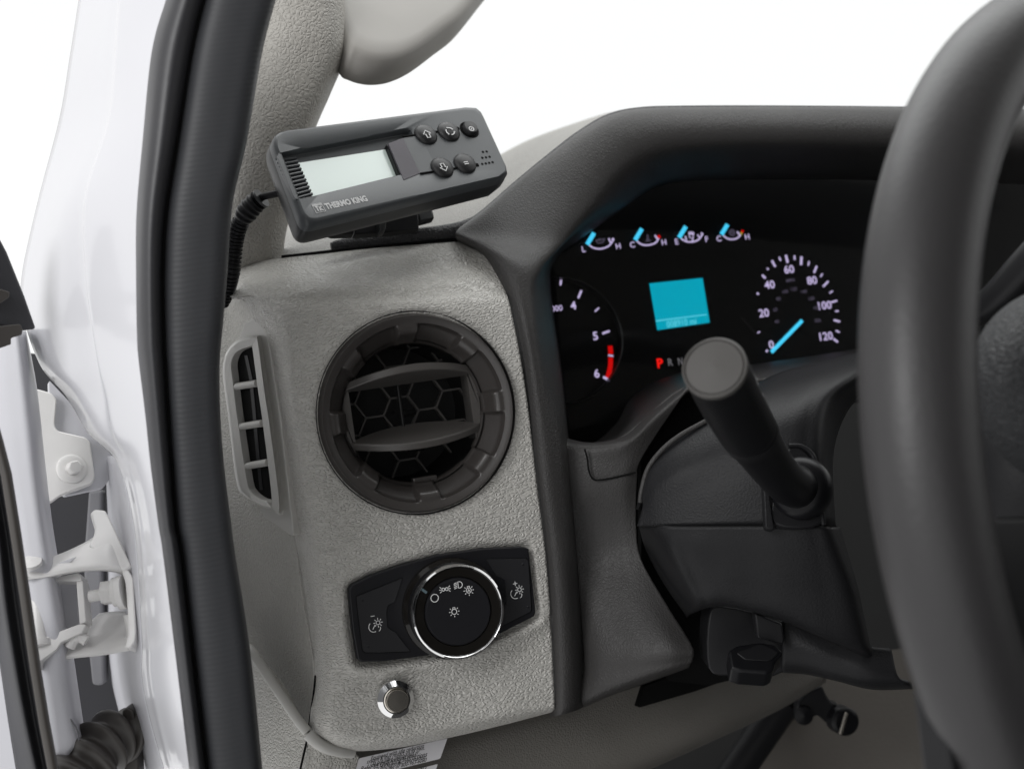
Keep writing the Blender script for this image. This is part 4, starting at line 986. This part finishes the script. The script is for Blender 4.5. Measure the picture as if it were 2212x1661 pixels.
pl_ = thing('pillar_trim', 'light grey grained windscreen pillar trim beside the black door seal', 'pillar', P(540, 580, .79))
part('cover', loft_px(AP, 10, 10), M_pillar, pl_, solid=0.0025, orient='cam', sharp=None)
vz = [(700, -60), (728, 30), (752, 96), (775, 112), (805, 121), (835, 123), (870, 117), (910, 98), (960, 62), (1005, 27), (1060, -40), (1100, -90)]
vz = spline(vz, 6)
PVZ = Plane((760, 50, .80), (1000, 20, .86), (820, 110, .79))
bm_ = []
cvz = (880, -120)
for k, z in ((.94, -.024), (.985, -.020), (1.0, -.012), (.985, -.004), (.95, -.0008), (.85, .0002), (.6, .0006)):
    bm_.append([PVZ.at(cvz[0] + (x - cvz[0]) * k, cvz[1] + (y - cvz[1]) * k, 0) + PVZ.n * z for x, y in vz + [(1100, -160), (880, -200), (690, -160)]])
visor = thing('sun_visor', 'soft grey rounded sun visor hanging at the top of the windscreen', 'sun visor', PVZ.at(830, 123))
part('visor_body', rings(bm_), M_visor, visor, sharp=None)
ws = [(Vector((x, y, z))) for x, y, z in ((-.05, 1.32, 1.17), (1.75, 1.32, 1.17), (1.65, .66, 1.92), (.05, .66, 1.92))]
nn_ = (ws[1] - ws[0]).cross(ws[3] - ws[0]).normalized() * .005
part('windscreen', rings([ws, [v + nn_ for v in ws]]), M_glass, None, smooth=False, label='clear windscreen pane in front of the dashboard, white beyond', cat='windscreen')

# ---------------------------------------------------------------- door seal
seal = thing('door_seal', 'thick black rubber door seal running down the door opening', 'door seal', P(470, 1700, .62))
sL = [(372, -40), (359, 0), (328, 113), (308, 308), (295, 461), (294, 594), (296, 728), (300, 783), (313, 889), (325, 1003), (342, 1134), (351, 1190), (378, 1408), (412, 1690)]
sG = [(452, -40), (441, 0), (415, 113), (384, 308), (360, 461), (353, 594), (355, 728), (358, 783), (364, 889), (372, 1003), (382, 1134), (393, 1190), (418, 1408), (452, 1690)]
sR = [(605, -40), (596, 0), (567, 113), (533, 308), (503, 440), (491, 594), (483, 690), (475, 783), (476, 889), (484, 1003), (500, 1134), (507, 1190), (541, 1408), (570, 1690)]
rs_ = []
for (lx, ly), (gx, gy), (rx, ry) in zip(sL, sG, sR):
    w1, w2 = gx - lx, rx - gx
    rs_.append([(lx + 4, ly, .640), (lx, ly, .622), (lx + w1 * .18, ly, .608), (lx + w1 * .5, ly, .604), (lx + w1 * .8, ly, .607), (gx - 2, gy, .6125), (gx + 2, gy, .6125),
                (gx + w2 * .12, gy, .609), (gx + w2 * .3, gy, .6080), (gx + w2 * .6, gy, .6095), (gx + w2 * .88, ry, .6125), (rx - 3, ry, .620), (rx, ry, .640)])
part('bulb', loft_px([r[:6] for r in rs_], 6, 8), M_rubber2, seal, solid=.002, orient='cam', sharp=None)
part('lip', loft_px([r[6:] for r in rs_], 6, 8), M_rubber, seal, solid=.002, orient='cam', sharp=None)
part('groove', tube([P(x, y, .6125) for x, y in spline(sG, 6)], .0006, 8), M_void, seal)

# ---------------------------------------------------------------- white body side, jamb, door, hinge
body = thing('van_body_side', 'glossy white painted body flange left of the black door seal', 'van body', P(330, 1690, .65))
BW = []
for y, xs in ((-40, (176, 228, 262, 315, 392)), (113, (152, 214, 250, 296, 350)), (256, (128, 200, 236, 278, 335)), (432, (82, 140, 185, 240, 318)), (600, (46, 112, 186, 244, 315)), (690, (52, 104, 196, 250, 318)),
              (791, (88, 125, 212, 262, 322)), (855, (142, 168, 228, 272, 328)), (935, (190, 208, 245, 287, 335)), (1000, (253, 261, 277, 302, 342)), (1141, (290, 297, 307, 328, 360)), (1370, (306, 314, 325, 350, 386)), (1465, (307, 317, 330, 358, 395)), (1561, (326, 336, 348, 374, 408)), (1700, (366, 374, 384, 400, 424))):
    ds = (.735, .690, .668, .650, .632) if y < 1000 else (.690, .682, .670, .650, .632)
    c = xs[2]; BW.append([(xs[0], y, ds[0]), (xs[1], y, ds[1]), (c - 5, y, ds[2] + .003), (c + 4, y, ds[2] - .004), (xs[3], y, ds[3]), (xs[4], y, ds[4])])
part('flange', loft_px(BW, 8, 10), M_white, body, solid=.002, orient='cam', sharp=None)
JW = [[(254, 985, .690), (244, 985, .72), (236, 985, .76), (228, 985, .80)], [(291, 1141, .692), (262, 1141, .73), (244, 1141, .77), (232, 1141, .82)], [(306, 1370, .692), (270, 1370, .73), (250, 1370, .77), (232, 1370, .82)],
      [(308, 1465, .692), (280, 1465, .73), (258, 1465, .77), (240, 1465, .82)], [(327, 1561, .692), (300, 1561, .73), (280, 1561, .77), (262, 1561, .82)], [(368, 1700, .692), (330, 1700, .73), (310, 1700, .77), (290, 1700, .82)]]
part('jamb', loft_px(JW, 8, 8), M_white2, body, solid=.002, orient='cam', sharp=None)
part('inner_panel', prism(flat_plane(.84), [(40, 760), (110, 770), (260, 960), (360, 1700), (60, 1720)], -.01, 0), mat('shaded_inner_body', (0.03, 0.03, 0.034), 0.6, 0.2, var=0.1), body, smooth=False)  # shade of the deep jamb recess put into the panel colour
part('inner_post', prism(flat_plane(.81), ZH((500, 90), (575, 90), (570, 400), (590, 1180), (560, 1192), (520, 1185), (500, 1000), (470, 500)), -.01, 0), mat('shaded_post_grey', (0.15, 0.15, 0.16), 0.6, 0.2, var=0.1), body, bevel=(.003, 3))  # post colour darkened to paint in the shade behind the hinge
PW = Plane((100, 900, .765), (240, 980, .775), (120, 1060, .755))
part('rear_plate', prism(PW, roundc(ZU((250, 920), (345, 1020), (605, 1345), (560, 1425), (530, 1468), (330, 1512), (260, 1400)), 6), -.010, -.006), M_white2, body, bevel=(.001, 2))
# door
door = thing('front_door', 'white front edge of the open door with black weatherstrip', 'door', P(70, 1700, .68))
DB = []
for y, xs in ((715, (-30, 18, 46, 57)), (838, (-30, 25, 62, 80)), (1000, (-20, 42, 80, 98)), (1134, (20, 62, 97, 114)), (1290, (40, 85, 124, 140)), (1423, (66, 105, 145, 160)), (1560, (88, 125, 164, 180)), (1604, (95, 132, 172, 187)), (1640, (104, 132, 150, 165)), (1710, (112, 134, 150, 160))):
    DB.append([(x, y, d) for x, d in zip(xs, (.705, .700, .704, .74))])
part('edge_panel', loft_px(DB, 8, 8), M_white2, door, solid=.002, orient='cam', sharp=None)
for pts, fz in (([(50, 750), (60, 870), (75, 1000), (100, 1150), (125, 1330), (152, 1520), (175, 1661)], ZU), ([(310, 1060), (318, 1180), (328, 1280), (400, 1380), (440, 1450), (447, 1530)], ZH)):
    part('sealer_line', tube([P(x, y, .7005) for x, y in spline(fz(*pts), 6)], .00045, 6), M_seam, door)
DS = []
for y, xs in ((900, (-70, -52, -36, -20, -14)), (956, (-62, -40, -22, -4, 3)), (1026, (-52, -28, -8, 14, 22)), (1152, (-38, -8, 14, 34, 42)), (1300, (-20, 8, 34, 56, 64)), (1439, (0, 30, 55, 76, 84)), (1561, (18, 52, 76, 96, 103)), (1710, (42, 84, 106, 124, 130))):
    DS.append([(x, y, d) for x, d in zip(xs, (.66, .640, .648, .636, .66))])
ds_ = part('weatherstrip', loft_px(DS, 8, 8), M_rubber2, door, solid=.002, orient='cam', sharp=None)
part('strip_edge', tube([P(r[3][0], r[3][1], .636) for r in DS], .0024, 10), M_brownrub, door)
part('inner_trim', prism(flat_plane(.66), [(-60, 1300), (-6, 1400), (50, 1720), (-60, 1720)], -.01, 0), M_white2, door, smooth=False)
PT = Plane((0, 600, .66), (80, 700, .672), (0, 720, .66))
part('corner_seal', prism(PT, ZU((-60, 60), (0, 190), (40, 265), (110, 440), (130, 490), (190, 660), (120, 668), (-60, 640)), -.012, 0), M_rubber2, door, bevel=(.0015, 2))
part('seal_fin', prism(PT, roundc(ZU((-60, 455), (0, 455), (50, 470), (48, 498), (0, 530), (-60, 540)), 3), 0.0, .006), M_brownrub, door, bevel=(.001, 2))
part('seal_foot', prism(PT, roundc(ZU((-60, 660), (0, 645), (105, 634), (118, 660), (112, 690), (58, 706), (58, 738), (0, 758), (-60, 768)), 3), -.004, .004), M_brownrub, door, bevel=(.001, 2))
# bolted bracket
br = thing('bolted_bracket', 'white painted bracket plate with a washer and hex bolt', 'bracket', PW.at(*ZU((265, 1540))[0]))
part('plate', prism(PW, roundc(ZU((150, 960), (195, 965), (265, 985), (292, 1020), (280, 1150), (295, 1178), (440, 1212), (462, 1235), (487, 1415), (472, 1450), (310, 1510), (262, 1545), (180, 1560)), 6), -.004, 0), M_hinge, br, bevel=(.0008, 2))
wcx = ZU((366, 1374))[0]; fwz = PW.frame(wcx[0], wcx[1], 0)
rwz = 76 * .42274 / FPX * .765
part('washer', lathe([(rwz, 0), (rwz * .98, .0008), (rwz * .80, .0014), (rwz * .5, .0008), (.0001, .0008)], fwz, 48), M_hinge, br, orient='out')
hx = [(rwz * .48 * math.cos(R(60 * k + 12)), rwz * .48 * math.sin(R(60 * k + 12))) for k in range(6)]
part('bolt', rings([[fwz(x, y, .0005) for x, y in hx], [fwz(x + .001, y - .0005, .0065) for x, y in hx]]), M_hinge, br, bevel=(.0006, 2))
# hinge
PHg = Plane((100, 1200, .715), (280, 1200, .715), (150, 1400, .700))
tl = [[(120, 520, .705), (230, 478, .712), (350, 440, .718), (470, 385, .724), (530, 350, .730), (570, 330, .735)],
      [(130, 550, .700), (240, 520, .704), (370, 490, .708), (500, 460, .712), (590, 420, .716), (650, 340, .728)],
      [(145, 572, .697), (260, 548, .700), (400, 520, .703), (540, 510, .705), (660, 505, .708), (735, 530, .713)],
      [(150, 592, .697), (265, 575, .699), (410, 545, .702), (545, 535, .704), (665, 532, .706), (745, 565, .711)]]
hg = part('hinge', loft_px([[ZH((a, b))[0] + (d,) for a, b, d in r] for r in tl], 6, 6), M_hinge, door, label='white painted steel hinge with nut and pin', solid=.003, orient='cam', sharp=None)
def hp(nm, pts, n0, n1, rad=3, bev=.0008, m=None, par=None):
    return part(nm, prism(PHg, roundc(ZH(*pts), rad), n0, n1), m or M_hinge, par or hg, bevel=(bev, 3))
part('leaf_ear', prism(Plane(ZH((510, 200))[0] + (.742,), ZH((600, 200))[0] + (.742,), ZH((690, 450))[0] + (.716,)), roundc(ZH((508, 214), (535, 190), (596, 196), (620, 240), (745, 512), (700, 540), (560, 440), (500, 400), (530, 335), (535, 300)), 5), -.004, .001), M_hinge, hg, bevel=(.001, 3))
hp('web', [(690, 542), (722, 532), (752, 580), (768, 880), (762, 940), (735, 978), (705, 975), (726, 900), (722, 790), (708, 610)], -.010, .006, 5, .0012)
bl_ = [[(560, 780, .735), (640, 770, .732), (700, 770, .728), (745, 785, .724)], [(430, 900, .722), (560, 880, .720), (690, 870, .718), (765, 880, .714)], [(300, 990, .712), (480, 965, .708), (650, 950, .706), (755, 940, .706)],
       [(230, 1050, .705), (400, 1015, .703), (600, 995, .702), (735, 965, .704)], [(228, 1072, .705), (400, 1038, .703), (600, 1016, .702), (742, 990, .704)]]
part('lower_leaf', loft_px([[ZH((a, b))[0] + (d,) for a, b, d in r] for r in bl_], 6, 6), M_hinge, hg, solid=.003, orient='cam', sharp=None)
part('leaf_corner', tube([P(*ZH(q)[0], .711) for q in ((742, 780), (758, 850), (762, 910), (735, 965))], .0042, 14), M_hinge, hg)
hp('inner_plate', [(205, 650), (250, 590), (440, 590), (450, 840), (380, 870), (260, 930), (215, 930)], -.018, -.014, 4, m=M_white2)
hp('inner_web', [(428, 565), (455, 560), (468, 600), (486, 830), (450, 842), (432, 620)], -.010, .002, 3)
hp('inner_top', [(155, 600), (300, 580), (445, 550), (465, 590), (440, 600), (300, 598), (240, 625), (210, 650), (205, 690), (170, 715), (160, 680)], -.006, .003, 4)
hp('inner_bottom', [(200, 985), (255, 910), (330, 885), (450, 840), (486, 842), (465, 890), (345, 945), (320, 985), (230, 1050), (215, 1095), (200, 1090)], -.006, .002, 4)
part('pin', tube([P(*ZH((205, 640))[0], .706), P(*ZH((228, 960))[0], .700)], .0038, 20), M_hinge, hg)
part('pin_head', lathe([(.0052, 0), (.0052, .002), (.0001, .0028)], Frame(P(*ZH((178, 505))[0], .698), ROT @ Vector((1, 0, 0)), ROT @ Vector((0, .5, -.85)).normalized(), ROT @ Vector((0, .85, .5))), 24), M_hinge, hg)
part('pin_foot', tube([P(*ZH((226, 935))[0], .700), P(*ZH((230, 968))[0], .699)], .0052, 20), M_hinge, hg)
part('stop_tab', tube([P(*ZH(q)[0], .704) for q in ((395, 970), (420, 925), (455, 915), (490, 935))], .0028, 12), M_hinge, hg)
ax_ = ROT @ Vector((1, .12, 0)).normalized()
def along(a, b, r, nm, n=24, d=.708):
    A, B_ = P(*ZH(a)[0], d), P(*ZH(b)[0], d)
    return part(nm, tube([A, B_], r, n), M_hinge, hg, bevel=(.0004, 2))
along((505, 686), (590, 672), .0030, 'stud'); along((578, 668), (640, 660), .0062, 'nut', 6); along((640, 662), (668, 658), .0072, 'washer'); along((666, 668), (705, 660), .0084, 'washer')
hp('slot_mark', [(330, 498), (360, 486), (430, 462), (400, 490), (365, 502)], .006, .0068, 1, .0002, m=M_white2)

# ribbed rubber boot for the door wiring
bt = thing('wiring_boot', 'brown-black ribbed rubber wiring boot between door and body at the bottom', 'rubber boot', P(*ZH((500, 1690))[0], .72))
bp = [ZH(p)[0] + (d,) for p, d in (((735, 1470), .735), ((660, 1475), .728), ((590, 1520), .72), ((520, 1600), .712), ((450, 1690), .706), ((380, 1800), .70))]
path = pxpath(bp, 24); rad = []; L = 0
for i, p in enumerate(path):
    if i: L += (path[i] - path[i - 1]).length
    rad.append(.0118 + .0030 * min(1, L / .03) + .0022 * math.sin(2 * math.pi * L / .0092))
part('bellows', tube(path, rad, 32), M_brownrub, bt, sharp=None)
part('mounting_flange', prism(flat_plane(.728), roundc(ZH((690, 1330), (720, 1312), (755, 1330), (775, 1500), (785, 1720), (700, 1720), (690, 1500)), 5), -.012, 0), M_brownrub, bt, bevel=(.002, 3))
